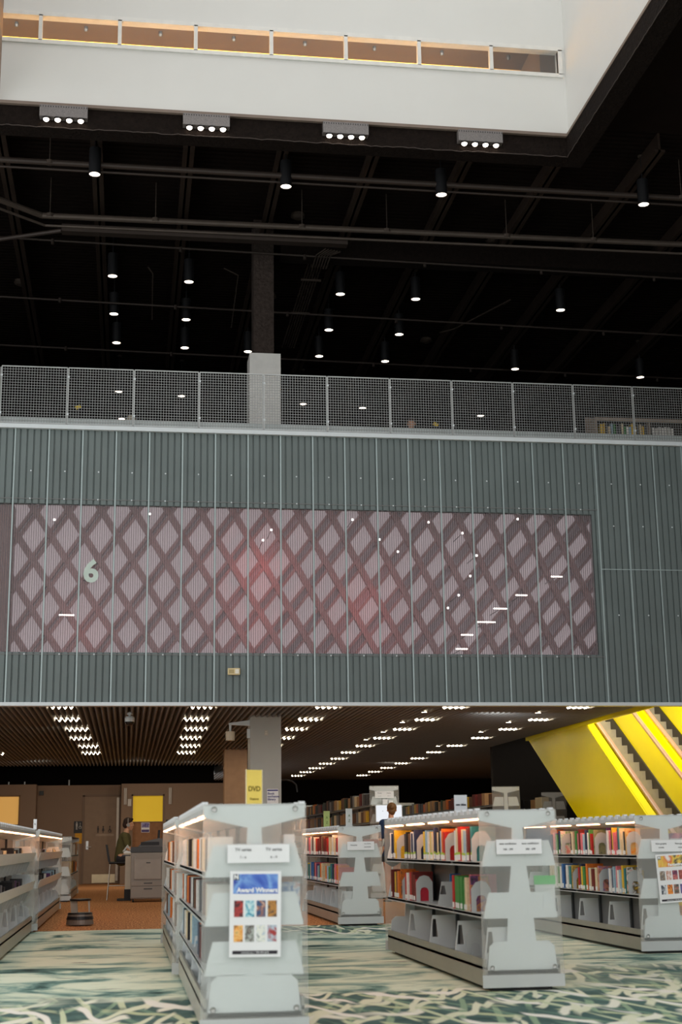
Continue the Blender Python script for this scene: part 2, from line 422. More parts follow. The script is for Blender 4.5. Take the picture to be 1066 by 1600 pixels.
# spotlight clusters under the well beam
M_lamp = emit('spot_bulb', (255,240,222), 9.0)
M_perf = mat('perforated_lamp_housing', (122,118,117), .5, .3, .25, 60)
def cluster():
    t = thing('spotlight_cluster', (0,0,0), '', 'spotlight', 'four-bulb spotlights under the white wall')
    o = MB().box(-.375,.375,-.13,.0,.13,.33)
    o.cur = 1
    for x in np.linspace(-.36,.36,19): o.box(x-.006,x+.006,-.134,-.13,.29,.31)
    o.build('housing', [M_perf, M_black], t)
    for k in range(4):
        x = -.27+.18*k
        b = MB().ball((x,-.08,.10), .047, 14, 8, (1,1,.8)).build('bulb', M_lamp, t, smooth=True)
        MB().lathe([(.045,.13),(.06,.13),(.062,.10),(.05,.10)], (x,-.08,0), 14).build('bulb_ring', M_black, t)
    return t
cl0 = cluster()
for i, x in enumerate((-1.22, 1.045, 3.32, 5.58)):
    lab = 'grey perforated box with four bright bulbs, %s of four from left' % nth(i)
    if i == 0: cl0.location = (x, WY, 12.2); cl0['label'] = lab
    else: dup(cl0, (x, WY, 12.2), lab)

# pendant downlights
M_disc = emit('downlight_lens', (255,236,214), 8.0)
M_can = mat('downlight_can', (27,28,31), .5, .2)
def downlight():
    t = thing('downlight', (0,0,0), '', 'downlight', 'cylinder downlights hanging from the dark ceiling')
    MB().lathe([(0,.47),(.1,.47),(.1,0),(.092,0),(.092,.02),(0,.02)], n=20).build('can', M_can, t, smooth=False)
    MB().lathe([(0,.012),(.09,.012)], n=20).build('lens', M_disc, t)
    MB().tube((0,0,.47),(0,0,.93),.012,.012,6).build('stem', M_can, t)
    MB().lathe([(0,.95),(.05,.95),(.05,.92),(0,.92)], n=12).build('ceiling_plate', M_conduit, t)
    return t
DL = [(-.495,26.63,'left of the column, nearest row, first from left'),(-.487,28.7,'left of the column, second row, first from left'),(-.445,30.48,'left of the column, third row, first from left'),
 (1.01,26.76,'left of the column, nearest row, second from left'),(1.04,28.87,'left of the column, second row, second from left'),(1.08,30.65,'left of the column, third row, second from left'),
 (2.52,30.75,'half hidden behind the left edge of the column'),(4.115,27.07,'right of the column, nearest row, first from the column'),(4.166,29.16,'right of the column, second row, first from the column'),
 (4.18,30.89,'right of the column, third row, first from the column'),(5.71,27.17,'right of the column, nearest row, second from the column'),(5.756,29.27,'right of the column, second row, second from the column'),
 (5.76,31.08,'right of the column, third row, second from the column'),(8.9,27.44,'right of the column, nearest row, third from the column'),(8.95,31.3,'just above the railing, second from the right'),
 (12.17,31.58,'just above the railing at the far right'),(-.75,22.25,'in the front row below the white wall, first from left'),(2.48,22.33,'in the front row below the white wall, second from left'),
 (5.2,22.33,'in the front row below the white wall, third from left'),(8.86,22.29,'in the front row below the white wall, fourth from left'),(-.41,34,'seen through the railing mesh, upper left one'),
 (1.14,34.2,'seen through the railing mesh, upper, second from left'),(4.25,34.57,'seen through the railing mesh just right of the column'),(5.82,34.75,'seen through the railing mesh, second right of the column'),
 (9.04,35.1,'seen through the railing mesh, third right of the column'),(-.35,36.33,'seen low through the mesh at the left, first one'),(1.16,36.48,'seen low through the mesh at the left, second one')]
d0 = downlight()
for i, (x, y, s) in enumerate(DL):
    lab = 'round downlight ' + s
    if i == 0: d0.location = (x,y,12.0); d0['label'] = lab
    else: dup(d0, (x,y,12.0), lab)

# pipes, cable tray, conduits
def single(o, name, m, label, cat, group=None, **k):
    return tag(o.build(name, m, **k), label, cat, group)
G = 'pipes under the dark ceiling'
single(MB().tube((-9,22.25,12.2),(16,22.4,12.2),.05,.05,10).tube((-9,22.4,12.16),(16,22.6,12.16),.022,.022,8), 'pipe', M_pipe, 'dark pipe crossing just below the front row of downlights', 'pipe', G)
single(MB().path([(-3.9,22.55,12.2),(-2.6,23.7,12.2),(-1.75,24.4,12.2),(15.9,24.25,12.2)], .055, 10), 'pipe', M_conduit, 'large bent pipe crossing above the dark column top', 'pipe', G)
single(MB().path([(-3.85,22.75,12.1),(-2.55,23.9,12.1),(-1.7,24.6,12.1),(15.9,24.45,12.1)], .025, 8), 'pipe', M_conduit, 'thin pipe running just under the large bent pipe', 'pipe', G)
single(MB().box(-1.4,3.9,24.62,24.8,12.02,12.1).box(-1.4,3.9,24.62,24.64,12.1,12.16), 'cable_tray', M_pipe, 'flat dark cable tray in front of the dark column', 'cable tray')
single(MB().path([(-1.4,24.7,12.06),(-2.5,25.2,12.06),(-3.6,25.6,12.06)], .04, 8), 'pipe', M_pipe, 'short slanting pipe at the left end of the cable tray', 'pipe', G)
for y0, y1, n in ((25.35,25.9,'first'),(28.3,29.1,'second'),(31.3,32.0,'third')):
    p = MB().tube((-9,y0-.2,12.17),(15.9,y1+.15,12.17),.022,.022,8)
    for x in np.arange(-4, 14, 2.4): p.lathe([(0,.02),(.03,.02),(.03,-.08),(0,-.08)], (x, y0+(y1-y0)*(x+3)/14, 12.17), 8)
    single(p, 'sprinkler_pipe', M_pipe, 'thin sprinkler pipe across the dark ceiling, %s row behind the cable tray' % n, 'pipe', 'sprinkler pipes')
for k in range(6):
    x = 3.42 + k*.055
    pts = [(x+.12, 25.05, 12.1-.01*k), (x, 25.5, 12.16), (x, 26.15, 12.16), (x, 26.5, 12.5), (x, 31.8, 12.52)]
    single(MB().path(pts, .014, 6), 'conduit', M_conduit, 'thin electrical conduit in the bundle right of the column, %s from left' % nth(k), 'conduit', 'bundle of conduits right of the column')
single(MB().box(3.36,3.78,27.5,27.54,12.45,12.49).box(3.36,3.78,29.4,29.44,12.45,12.49), 'conduit_strap', M_conduit, 'pair of straps holding the conduit bundle', 'bracket')
single(MB().path([(8.0,28.6,12.55),(8.02,28.2,12.5),(7.2,30.1,12.5),(6.95,30.5,12.55)], .015, 6), 'conduit', M_conduit, 'single crooked conduit on the ceiling right of the conduit bundle', 'conduit')
single(MB().path([(1.75,27.4,12.6),(2.05,27.5,12.5),(2.05,29.5,12.1)], .012, 6), 'conduit', M_conduit, 'conduit drop left of the dark column, nearer one', 'conduit')
single(MB().path([(.2,27.5,12.6),(.3,27.6,12.5),(.32,29.2,12.1)], .012, 6), 'conduit', M_conduit, 'conduit drop left of the dark column, farther left one', 'conduit')
for i, (x, y) in enumerate(((-1.6,24.38),(.3,24.36),(3.0,24.34),(4.6,24.33),(6.9,24.31),(8.6,24.29),(9.6,22.35),(-1.5,22.3))):
    single(MB().tube((x,y,12.2),(x,y,12.95),.008,.008,6).lathe([(.056,-.03),(.07,-.03),(.07,.03),(.056,.03)],(x,y,12.2),10), 'hanger_rod', M_conduit,
        'thin hanger rod holding a ceiling pipe, %s of the rods from left' % nth([1,2,3,4,5,6,7,0][i]), 'hanger', 'pipe hanger rods')
for i, (x, y, s) in enumerate(((3.05,25.4,'right beside the column top'),(7.1,26.1,'below the girder at right'),(-2.5,29.4,'at the far left'),(2.92,29.6,'beside the column bottom'),(6.95,32.0,'low above the railing'))):
    single(MB().lathe([(0,.10),(.13,.10),(.14,.04),(.08,0),(0,0)], n=18), 'smoke_detector', M_conduit, 'round brown detector disc on the dark ceiling ' + s, 'detector', 'ceiling detectors', loc=(x,y,12.85), smooth=False)

# column through both floors
cx0, cx1, cy0, cy1 = 2.15, 2.70, 25.6, 26.15
o = MB().box(cx0,cx1,cy0,cy1,0,3.35).build('column', M_col); struct(o, 'grey square column under the corrugated ceiling', 'column')
o = MB().box(cx0-.02,cx1+.02,cy0-.02,cy1+.02,7.85,10.14).build('column', mat('white_column_casing', (226,226,222), .7)); struct(o, 'white cased column rising behind the mesh railing', 'column')
o = MB().box(cx0+.06,cx1-.1,cy0+.04,cy1-.04,10.14,12.9).build('column', mat('dark_column_fireproofing', (62,54,50), .95, 0, .3, 16, bump=1.0, bscale=24, spec=.15)); struct(o, 'rough dark fireproofed column above the white casing', 'column')
o = MB().box(2.28,2.82,34.5,35,0,3.4).build('column', mat('beige_column', (196,160,130), .75)); struct(o, 'beige pillar behind the grey column', 'column')

# ------------------------------------------------------------------ corrugated facade with the lattice window
FY = 23.0
P = 0.547/5
def corr(o, x0, x1, z0, z1):
    xs = []
    k0 = int(math.floor((x0+1.94)/P))-1
    x = -1.94 + k0*P
    prof = []
    while x < x1 + P:
        for dx, dy in ((0,0),(.072,0),(.078,.03),(.094,.03),(.1,0)):
            prof.append((x+dx, FY+dy))
        x += P
    prof = [(min(max(a,x0),x1), b) for a, b in prof]
    vs = []; fs = []
    for a, b in prof: vs += [(a,b,z0),(a,b,z1)]
    for i in range(len(prof)-1):
        if prof[i+1][0]-prof[i][0] < 1e-6: continue
        fs.append((2*i,2*i+2,2*i+3,2*i+1))
    o.add(vs, fs)
    o.box(x0,x1,FY+.05,FY+.12,z0,z1)
fac = MB()
WX0, WX1, WZ0, WZ1 = -2.32, 7.82, 4.07, 6.5
corr(fac, -9, 16, WZ1, 7.76); corr(fac, -9, 16, 3.27, WZ0); corr(fac, WX1, 16, WZ0, WZ1); corr(fac, -9, WX0, WZ0, WZ1)
fac = fac.build('wall_facade', M_fac); struct(fac, 'grey corrugated metal facade of the upper storey', 'wall')
js = [-1.94+.547*k for k in range(18)] + [7.94+.527*k for k in range(6)]
jm = MB().box(-.011,.011,FY-.014,FY,3.27,7.76).mesh('joint_strip', M_facgap)
for x in js: inst('joint_strip', jm, fac, (x,0,0))
def rail_(x0,x1,z): MB().box(x0,x1,FY-.008,FY+.002,z-.007,z+.007).build('joint_rail', M_facgap if x0>7 else M_mgrey, fac)
rail_(-2.4,7.94,6.58); rail_(-2.4,7.94,4.035); rail_(7.94,10.7,5.54)
sm = MB().ball((0,0,0),.014,8,5,(1,.6,1)).mesh('screw', M_trimw)
for k in range(23):
    x = (-1.94+.547*k if k < 18 else 7.94+.527*(k-18)) + .27
    inst('screw', sm, fac, (x, FY, 7.05)); 
    if k < 18: inst('screw', sm, fac, (x, FY-.008, 6.58)); inst('screw', sm, fac, (x, FY-.008, 4.035))
    else: inst('screw', sm, fac, (x, FY, 6.3)); inst('screw', sm, fac, (x, FY, 4.75))
o = MB().box(-9,16,FY-.05,FY+.14,3.215,3.27).build('trim_3', M_trimw); struct(o, 'white metal edge along the bottom of the corrugated facade', 'trim')
o = MB().box(-9,16,FY-.06,FY+.14,7.76,7.83).build('trim_4', M_trimw); struct(o, 'white metal edge along the top of the corrugated facade', 'trim')
o = MB().box(-9,16,FY+.02,FY+.035,7.83,7.97).build('trim_5', mat('kick_plate', (186,194,194), .5, .2)); struct(o, 'grey kick plate at the foot of the mesh railing', 'trim')
# the lattice window
wn = thing('window_2', (0,FY,0), 'wide window in the facade showing a pinkish diamond lattice', 'window', kind='structure')
rib = MB()
for x in np.arange(WX0, WX1, P/3): rib.box(x-.003, x+.003, .03, .036, WZ0, WZ1)
rib.build('glass_ribs', mat('smoked_rib', (84,82,86), .6, 0, 0), wn)
MB().box(WX0,WX1,.045,.05,WZ0,WZ1).build('front_pane', sheet('rosy_tinted_glass', (206,190,194), .17, .12), wn)  # rosy tint, plus a pale veil in its opacity that hazes the lattice
pane_m = bpy.data.materials.new('glowing_milky_pane'); pane_m.use_nodes = True
nt = pane_m.node_tree; b = nt.nodes['Principled BSDF']; b.inputs['Base Color'].default_value = rgb((170,160,164)); b.inputs['Roughness'].default_value = .6
b.inputs['Emission Color'].default_value = rgb((176,164,168)); b.inputs['Emission Strength'].default_value = .6  # daylight behind the lattice put in as the pane's own emission
MB().box(-2.6,WX1+.6,.97,.99,WZ0-.3,WZ1+.3).build('back_pane', pane_m, wn)
M_lat = mat('rose_brown_beam', (158,120,122), .6, 0, .12, 5)
M_lat2 = mat('mauve_beam_rib', (190,176,186), .6, 0, .1, 5)
def clip_line(xa, za, xb, zb):
    # clip the segment to the window rectangle in x
    return xa, za, xb, zb
def band(o, xm, s, half, y0, y1, off=0.0):
    """slanted flat bar crossing mid height at xm, slope s = dx/dz, half width in x"""
    zm = (WZ0+WZ1)/2; za, zb = WZ0-.25, WZ1+.25
    y0 += .45; y1 += .45
    lo, hi = -2.35+half, WX1+.5-half
    def at(z): return xm+off+s*(z-zm)
    zs = [za, zb]
    # trim where the bar leaves the rectangle sideways
    if s != 0:
        for xl in (lo, hi):
            z = zm+(xl-xm-off)/s
            if s*1 > 0:
                if xl == lo: za = max(za, z)
                else: zb = min(zb, z)
            else:
                if xl == lo: zb = min(zb, z)
                else: za = max(za, z)
    if zb-za < .05: return
    o.hexa([(at(za)-half,y0,za),(at(za)+half,y0,za),(at(za)+half,y1,za),(at(za)-half,y1,za),
            (at(zb)-half,y0,zb),(at(zb)+half,y0,zb),(at(zb)+half,y1,zb),(at(zb)-half,y1,zb)])
for k in range(-6, 24):      # bars leaning left, seen as \
    t = min(1, max(0, (k-1)/16.0)); xm = -1.9+.545*k
    o = MB(); s = -(.66-.2*t); band(o, xm, s, .066-.012*t, .30, .40)
    if not o.v: continue
    o2 = o.build('lattice_bar', M_lat, wn)
for k in range(-6, 23):      # bars leaning right, seen as / : three parallel ribs
    t = min(1, max(0, (k-1)/16.0)); xm = -1.93+.545*k
    s = .66+.24*t; wd = .05+.07*t
    o = MB(); band(o, xm, s, .03, .32, .42, -wd)
    band(o, xm, s, .03, .32, .42, wd)
    if o.v: o.build('lattice_bar', M_lat, wn)
    o = MB(); band(o, xm, s, .022, .42, .46, 0)
    o3 = MB(); band(o3, xm, s, wd-.02, .455, .475, 0); o.add(o3.v, o3.f) if o3.v else None
    if o.v: o.build('lattice_rib', M_lat2, wn)
MB().box(WX0,-1.96,.15,.9,WZ0-.1,WZ1+.1).build('side_post', mat('reddish_post', (112,84,82), .7, 0, .15, 8), wn)
o = MB(); o.box(WX0-.4,WX1+.7,1.0,1.04,WZ0-.4,WZ1+.4).box(WX0-.4,WX1+.7,.12,1.0,WZ1+.32,WZ1+.4).box(WX0-.4,WX1+.7,.12,1.0,WZ0-.4,WZ0-.32).box(WX1+.62,WX1+.7,.12,1.0,WZ0-.4,WZ1+.4)
o.build('light_block_box', M_mgrey, wn)  # box added behind the window to keep stray light out
# glowing beads and tubes added as stand-ins for light points in the window
M_dot = emit('light_point_glow', (255,244,236), 7.0)
dots = [(85,812),(234,803),(424,828),(411,844),(551,812),(670,816),(723,833),(809,811),(622,862),(745,868),(593,843),(735,900),(717,930),(700,950)]
dashes = [(870,901,.10),(815,930,.10),(782,951,.12),(760,972,.16),(730,992,.10),(722,1014,.10),(104,961,.12)]
def at(px, py, Y):
    v = f + r2*((px-533)/2222.2) - u2*((py-800)/2222.2); t = Y/v.y
    return Vector((0,0,1.02)) + v*t
for i, (px, py) in enumerate(dots):
    p = at(px, py, FY+.26)
    t = thing('light_point', p, 'tiny round added light point in the lattice window, %s of them from left' % nth(sorted(range(len(dots)), key=lambda k: dots[k][0]).index(i)), 'lamp', 'round light points in the lattice window')
    MB().ball((0,0,0), .02, 10, 6).build('bulb', M_dot, t, smooth=True)
    MB().tube((0,.02,0),(0,.72,0),.008,.008,6).build('point_arm', M_mgrey, t)
for i, (px, py, ln) in enumerate(dashes):
    p = at(px, py, FY+.26)
    t = thing('light_streak', p, 'short added light streak in the lattice window, %s of them from left' % nth(sorted(range(len(dashes)), key=lambda k: dashes[k][0]).index(i)), 'lamp', 'light streaks in the lattice window')
    MB().tube((-ln,0,0),(ln,0,0),.011,.011,8).build('tube', M_dot, t)
    MB().tube((0,.015,0),(0,.72,0),.008,.008,6).build('point_arm', M_mgrey, t)
def glow(name, loc, power, col, rad=.22):
    l = bpy.data.lights.new(name, 'POINT'); l.energy = power; l.color = col; l.shadow_soft_size = rad
    o = bpy.data.objects.new(name, l); C.objects.link(o); o.location = loc
for i,(px,py,pw) in enumerate(((408,880,9),(572,935,6),(400,975,4),(600,1000,2),(130,985,2.5))):  # added unseen point lights that tint patches of the lattice red
    glow('red_glow', at(px,py,FY+.2), pw, (1,.16,.14))
six = text('level_number', '6', .50, (-.66, FY+.022, 5.375), mat('pale_numeral_paint', (196,212,204), .6), bold=.017, ext=.004)
tag(six, 'large pale numeral 6 on the lattice window', 'numeral')
t = thing('alarm_device', (1.66, FY-.012, 3.765), 'small beige alarm box on the lower corrugated facade', 'alarm')
MB().box(-.1,.1,-.04,0,-.055,.055).build('housing', mat('cream_plastic', (214,196,150), .5), t, bevel=.008)
MB().box(.02,.08,-.05,-.04,-.035,.035).build('strobe', mat('clear_strobe', (232,228,214), .2), t)
MB().box(-.08,0,-.045,-.04,-.03,.03).build('grille', mat('cream_grille', (176,158,112), .5), t)

# mesh railing panels
M_wire = mat('galvanised_wire', (150,152,152), .4, .5, .05)
def railpanel():
    t = thing('railing_panel', (0,0,0), '', 'railing', 'wire mesh railing panels')
    o = MB(); W = 1.06; H = .97; n = 24; mrow = 21
    for i in range(n+1): x = W*i/n; o.box(x-.0035,x+.0035,-.004,.004,0,H)
    for j in range(mrow+1): z = H*j/mrow; o.box(0,W,-.006,.002,z-.0035,z+.0035)
    o.build('wire_mesh', M_wire, t)
    o = MB(); o.box(-.006,W+.006,-.012,.01,H-.006,H+.012).box(-.006,W+.006,-.012,.01,-.012,.006).box(-.012,.006,-.012,.01,0,H).box(W-.006,W+.012,-.012,.01,0,H)
    o.build('frame', mat('rail_frame', (176,180,180), .4, .4), t)
    o = MB(); o.box(-.03,-.016,-.02,.03,-.1,H-.02); o.build('post', M_wire, t)
    for z in (.15,.8): MB().box(-.034,.014,-.018,-.012,z,z+.03).build('clip', M_trimw, t)
    return t
r0 = railpanel()
for k in range(12):
    x = -2.195 + 1.09*k
    lab = 'wire mesh railing panel on the upper edge, %s from left' % nth(k)
    if k == 0: r0.location = (x, FY-.005, 7.86); r0['label'] = lab
    else: dup(r0, (x, FY-.005, 7.86), lab)
o = MB().box(-9,16,FY+.14,46,7.55,7.85).build('floor_upper', mat('upper_floor', (70,66,62), .8)); struct(o, 'upper floor slab behind the mesh railing', 'floor')

# ------------------------------------------------------------------ corrugated soffit with slot lights
SZ = 3.29; SP = .1; AMP = .028
def wave(x, deep=False):
    c = math.cos(2*PI*x/SP)
    return SZ + (.085*c if deep and c > 0 else AMP*c)
def wave_strip(o, x0, x1, y0, y1, dz=0.0, n=8):
    k = int(round((x1-x0)/SP*n)); vs = []; fs = []
    for i in range(k+1):
        x = x0+(x1-x0)*i/k; z = wave(x, n > 8)+dz
        vs += [(x,y0,z),(x,y1,z)]
    for i in range(k): fs.append((2*i,2*i+1,2*i+3,2*i+2))
    o.add(vs, fs); return o
EX = 8.75
o = MB(); wave_strip(o, -9, 2.7, FY+.1, 41.2, 0, 10); wave_strip(o, 2.7, EX-.02, FY+.1, 51, 0, 10); wave_strip(o, EX-.02, 16, 34.2, 51, 0, 10)
o = o.build('ceiling_soffit', mat('brown_corrugated_soffit', (124,127,129), .5, .1, .06, 3), smooth=False); struct(o, 'low brown corrugated ceiling with warm slot lights', 'ceiling')
o = MB().box(-9,EX,FY+.14,51,3.5,3.6).box(EX,16,34.2,51,3.5,3.6).build('ceiling_slab', M_voidw); struct(o, 'slab above the corrugated ceiling', 'ceiling')
o = MB().box(-9,2.7,46,46.2,0,3.6).build('wall_back_left', M_voidw); struct(o, 'black void wall beyond the low ceiling at left', 'wall')
o = MB().box(2.7,16,51,51.2,0,3.6).build('wall_back_right', M_voidw); struct(o, 'black back wall behind the tall book ranges', 'wall')
M_slot = emit('slot_light', (255,234,200), 15.0)
slot_me = wave_strip(MB(), -.21, .21, -.13, .13, -.004).mesh('recessed_light', M_slot)
cols_x = [-1.1, 1.2, 3.3, 5.5, 7.7]; rows_y = [23.9, 26.35, 28.6, 31.0, 33.5, 35.9]
def slot(x, y, lab):
    o = inst('recessed_light', slot_me, loc=(round(x/SP)*SP, y, 0)); tag(o, lab, 'ceiling light', 'slot lights in the corrugated ceiling')
for i, x in enumerate(cols_x):
    for j, y in enumerate(rows_y):
        if i == 0: y += 0; 
        if i == 2 and j == 5: continue
        slot(x + ((.04*j) if i < 2 else 0), y, 'warm slot light in the low ceiling, %s row from the facade, %s column from left' % (nth(j), nth(i)))
for j, y in enumerate((38.5, 40.9, 43.3, 45.6, 48.0)):
    for i, x in ((3, 5.6), (4, 7.8)):
        slot(x, y, 'warm slot light deep in the low ceiling, %s row, %s column from left' % (nth(j+6), nth(i)))
slot(-3.3, 33.5, 'warm slot light at the left edge of the low ceiling, nearer one'); slot(-3.2, 35.9, 'warm slot light at the left edge of the low ceiling, farther one')
md = MB().lathe([(0,0),(.05,0)], n=12).mesh('recessed_light', M_slot)
for i, (px, py) in enumerate(((663,1113),(629,1129),(599,1144),(572,1156),(841,1114),(795,1129),(752,1144),(685,1166))):
    p = at(px, py, 10); d = (p - Vector((0,0,1.02))); p = Vector((0,0,1.02)) + d*((SZ-AMP-.006-1.02)/d.z)
    tag(inst('recessed_light', md, loc=p), 'small round light dot between the slot lights, %s of the dots' % nth(i), 'ceiling light', 'round dots in the corrugated ceiling')
for i, (x, y, w_) in enumerate(((-2.2,38.4,26),(.2,38.4,26),(1.6,39.2,16),(-1.2,27.5,10),(7.2,40,26))):  # added fill lights without fixtures, brightening the dim space under the soffit
    area('soffit_fill', (x, y, 3.16), (math.radians(28), 0, 0), .4, .34, w_, (1,.88,.72))
area('soffit_fill', (6.3, 24.6, 3.06), (math.radians(46), 0, 0), .5, .4, 34, (1,.97,.92))  # added neutral fill that brightens the tall range ends and the woman
# dome camera and bracket lamp
t = thing('dome_camera', (.01, 24.9, 3.265), 'white dome security camera hanging from the low ceiling', 'camera')
MB().tube((0,0,-.02),(0,0,.02),.05,.05,14).tube((0,0,-.06),(0,0,-.02),.02,.02,10).build('mount', M_trimw, t)
MB().lathe([(0,-.05),(.07,-.05),(.085,-.08),(.085,-.14),(0,-.14)], n=20).build('housing', M_trimw, t)
MB().lathe([(.075,-.14),(.07,-.175),(.045,-.2),(0,-.21)], n=20).build('dome', mat('smoked_dome', (34,30,28), .12), t, smooth=True)
t = thing('speaker_bracket', (cx0, 25.75, 3.17), 'white cylinder on an arm bracket at the grey column', 'bracket')
MB().prism([(0,-.05),(0,.05),(-.38,.0),(-.38,-.03)], 1, -.03, .03).build('arm', M_trimw, t)
MB().tube((-.35,0,-.16),(-.35,0,-.02),.022,.022,10).build('stem', M_trimw, t)
MB().lathe([(0,-.15),(.08,-.15),(.085,-.17),(.08,-.31),(0,-.31)], (-.35,0,0), 20).build('cylinder', mat('cream_cylinder', (214,204,184), .5), t)
o = MB().box(cx0-.05,cx0,25.68,25.78,2.9,3.06); single(o, 'wall_sensor', M_trimw, 'slim white box on the left side of the grey column', 'sensor')
t = thing('wall_plate', (2.43, cy0, 2.985), 'small square switch plate high on the grey column', 'plate')
MB().box(-.032,.032,-.012,0,-.05,.05).build('plate', mat('plate_plastic', (188,182,170), .4), t, bevel=.004)
MB().box(-.016,.016,-.016,-.012,-.03,-.008).box(-.016,.016,-.016,-.012,.008,.03).build('switch', mat('plate_key', (206,200,186), .4), t)
t = thing('notice', (2.545, cy0-.004, 1.865), 'white paper notice with blue text taped to the grey column', 'notice')
MB().box(-.1,.1,-.003,0,-.13,.13).build('sheet', M_white, t)
M_blue = mat('blue_ink', (52,56,128), .7, 0, 0)
MB().box(-.095,.095,-.005,-.003,.095,.118).build('header_bar', M_blue, t)
for i, s in enumerate(('Book', 'exchange', 'library')): text('lettering', s, .055, (-.09,-.005,.05-.05*i), M_blue, t, align='LEFT', bold=.001)

# walls, door and openings at the back left
BY = 43.4
o = MB()
o.box(-9,-3.66,42.6,42.75,0,2.83).box(-3.05,-2.61,42.6,42.75,0,2.83).box(-3.66,-3.05,42.6,42.75,0,1.68).box(-3.66,-3.05,42.6,42.75,2.52,2.83).box(-2.76,-2.61,42.75,BY,0,2.83)
o = o.build('wall_back_far_left', M_beige); struct(o, 'beige partition with an amber window at the far left', 'wall')
o = MB().box(-2.61,-1.29,BY,BY+.15,0,2.83).box(-.18,-.03,42.75,BY+.15,0,2.83).box(-1.29,-.2,BY,BY+.15,2.53,2.83).build('wall_back_door', M_beige); struct(o, 'beige partition around the restroom door', 'wall')
o = MB().box(-.18,.12,42.6,42.75,0,2.83).box(1.06,2.95,42.6,42.75,0,2.83).box(.12,1.06,42.6,42.75,2.52,2.83).build('wall_back_alcove', M_beige); struct(o, 'beige partition around the alcove with a yellow blind', 'wall')
d = thing('door_1', (-.74, BY, 0), 'beige restroom door with pictogram sign and metal kick plate', 'door', kind='structure')
MB().box(-.50,.50,.01,.06,.01,2.5).build('door_leaf', mat('door_beige', (150,126,104), .6), d)
MB().box(-.56,-.50,-.03,.08,0,2.53).box(.50,.55,-.03,.08,0,2.53).box(-.56,.55,-.03,.08,2.5,2.55).build('door_frame', mat('door_frame_beige', (128,106,88), .6), d)
MB().box(.43,.50,-.05,-.0,.08,2.46).build('hinge_cover', mat('pale_metal_strip', (206,196,182), .4, .2), d)
MB().box(-.25,.42,-.005,.01,.03,.27).build('kick_plate', mat('brushed_kick_plate', (208,192,158), .3, .8), d)
o = MB().box(-.44,-.37,-.01,.01,.98,1.22); o.build('lock_plate', M_steel, d); MB().tube((-.4,-.01,1.05),(-.4,-.06,1.05),.012).tube((-.42,-.06,1.05),(-.28,-.06,1.05),.012).build('handle', M_steel, d)
def pictogram(o, x, z, s, kind):
    o.ball((x,-.012,z+.9*s),.16*s,8,6)
    if kind == 0: o.box(x-.2*s,x+.2*s,-.014,-.004,z+.0,z+.7*s).box(x-.15*s,x-.03*s,-.014,-.004,z-.7*s,z).box(x+.03*s,x+.15*s,-.014,-.004,z-.7*s,z)
    elif kind == 1: o.prism([(x-.1*s,z+.7*s),(x+.1*s,z+.7*s),(x+.35*s,z-.2*s),(x-.35*s,z-.2*s)],1,-.014,-.004).box(x-.13*s,x-.03*s,-.014,-.004,z-.7*s,z-.2*s).box(x+.03*s,x+.13*s,-.014,-.004,z-.7*s,z-.2*s)
    else: o.box(x-.08*s,x+.06*s,-.014,-.004,z,z+.7*s).box(x-.08*s,x+.4*s,-.014,-.004,z-.1*s,z+.05*s).box(x+.3*s,x+.42*s,-.014,-.004,z-.6*s,z).ringplate([(x+.4*s*math.cos(a)-.03*s,z-.25*s+.4*s*math.sin(a)) for a in np.linspace(0,2*PI,12,False)],[(x+.28*s*math.cos(a)-.03*s,z-.25*s+.28*s*math.sin(a)) for a in np.linspace(0,2*PI,12,False)],1,-.014,-.004)
o = MB()
for i, x in enumerate((-.1,.05,.24)): pictogram(o, x, 1.53, .11, i)
o.build('pictograms', mat('dark_pictogram', (64,58,58), .6), d)
MB().box(-.16,.36,.002,.011,1.36,1.42).build('braille_strip', mat('sign_strip', (170,148,126), .5), d)
def washroom(name, x, z, y, lab):
    t = thing(name, (x,y,z), lab, 'sign')
    MB().box(-.12,.12,-.015,0,-.17,.17).build('plate', M_black, t)
    o = MB(); pictogram(o, -.04, .02, .13, 0); pictogram(o, .06, .02, .10, 2); o.build('pictogram', mat('sign_white', (190,186,180), .6), t, loc=(0,-.012,0))

washroom('restroom_sign', -1.42, 1.62, BY-.0, 'black pictogram sign on the wall left of the restroom door')
washroom('restroom_sign', 1.235, 1.62, 42.6, 'black pictogram sign on the wall right of the yellow blind')
for x, lab in ((-.065,'left of the yellow blind'),(1.23,'right of the yellow blind')):
    t = thing('wall_light', (x,42.6,2.47), 'slim vertical tube fixture on the wall '+lab, 'wall light', 'vertical tube fixtures')
    MB().box(-.045,.045,-.03,0,-.24,.24).build('bracket', mat('fixture_grey', (150,138,126), .4, .3), t)
    MB().tube((-.02,-.05,-.23),(-.02,-.05,.23),.014).tube((.025,-.05,-.23),(.025,-.05,.23),.014).build('tube', mat('unlit_tube', (206,198,188), .4), t)
# alcove and its blind
wn3 = thing('window_3', (.59,42.6,0), 'alcove opening with a drawn yellow blind', 'window', kind='structure')
MB().box(-.47,-.43,-.04,.18,.0,2.52).box(.43,.47,-.04,.18,.0,2.52).box(-.47,.47,-.04,.18,2.48,2.53).build('frame', mat('alcove_frame', (132,108,88), .6), wn3)
ym = mat('yellow_blind', (236,200,70), .8, 0, .04, 3)
ym.node_tree.nodes['Principled BSDF'].inputs['Emission Color'].default_value = rgb((226,186,40)); ym.node_tree.nodes['Principled BSDF'].inputs['Emission Strength'].default_value = .32  # backlight through the blind put in as emission
MB().box(-.43,.43,.08,.10,1.74,2.48).build('blind', ym, wn3)
MB().box(-.43,.43,.12,.15,0,1.74).build('back_panel', mat('alcove_wood', (150,104,66), .6, 0, .12, 9), wn3)
MB().tube((-.43,.09,1.74),(.43,.09,1.74),.014,.014,8).build('blind_rail', M_brownw, wn3)
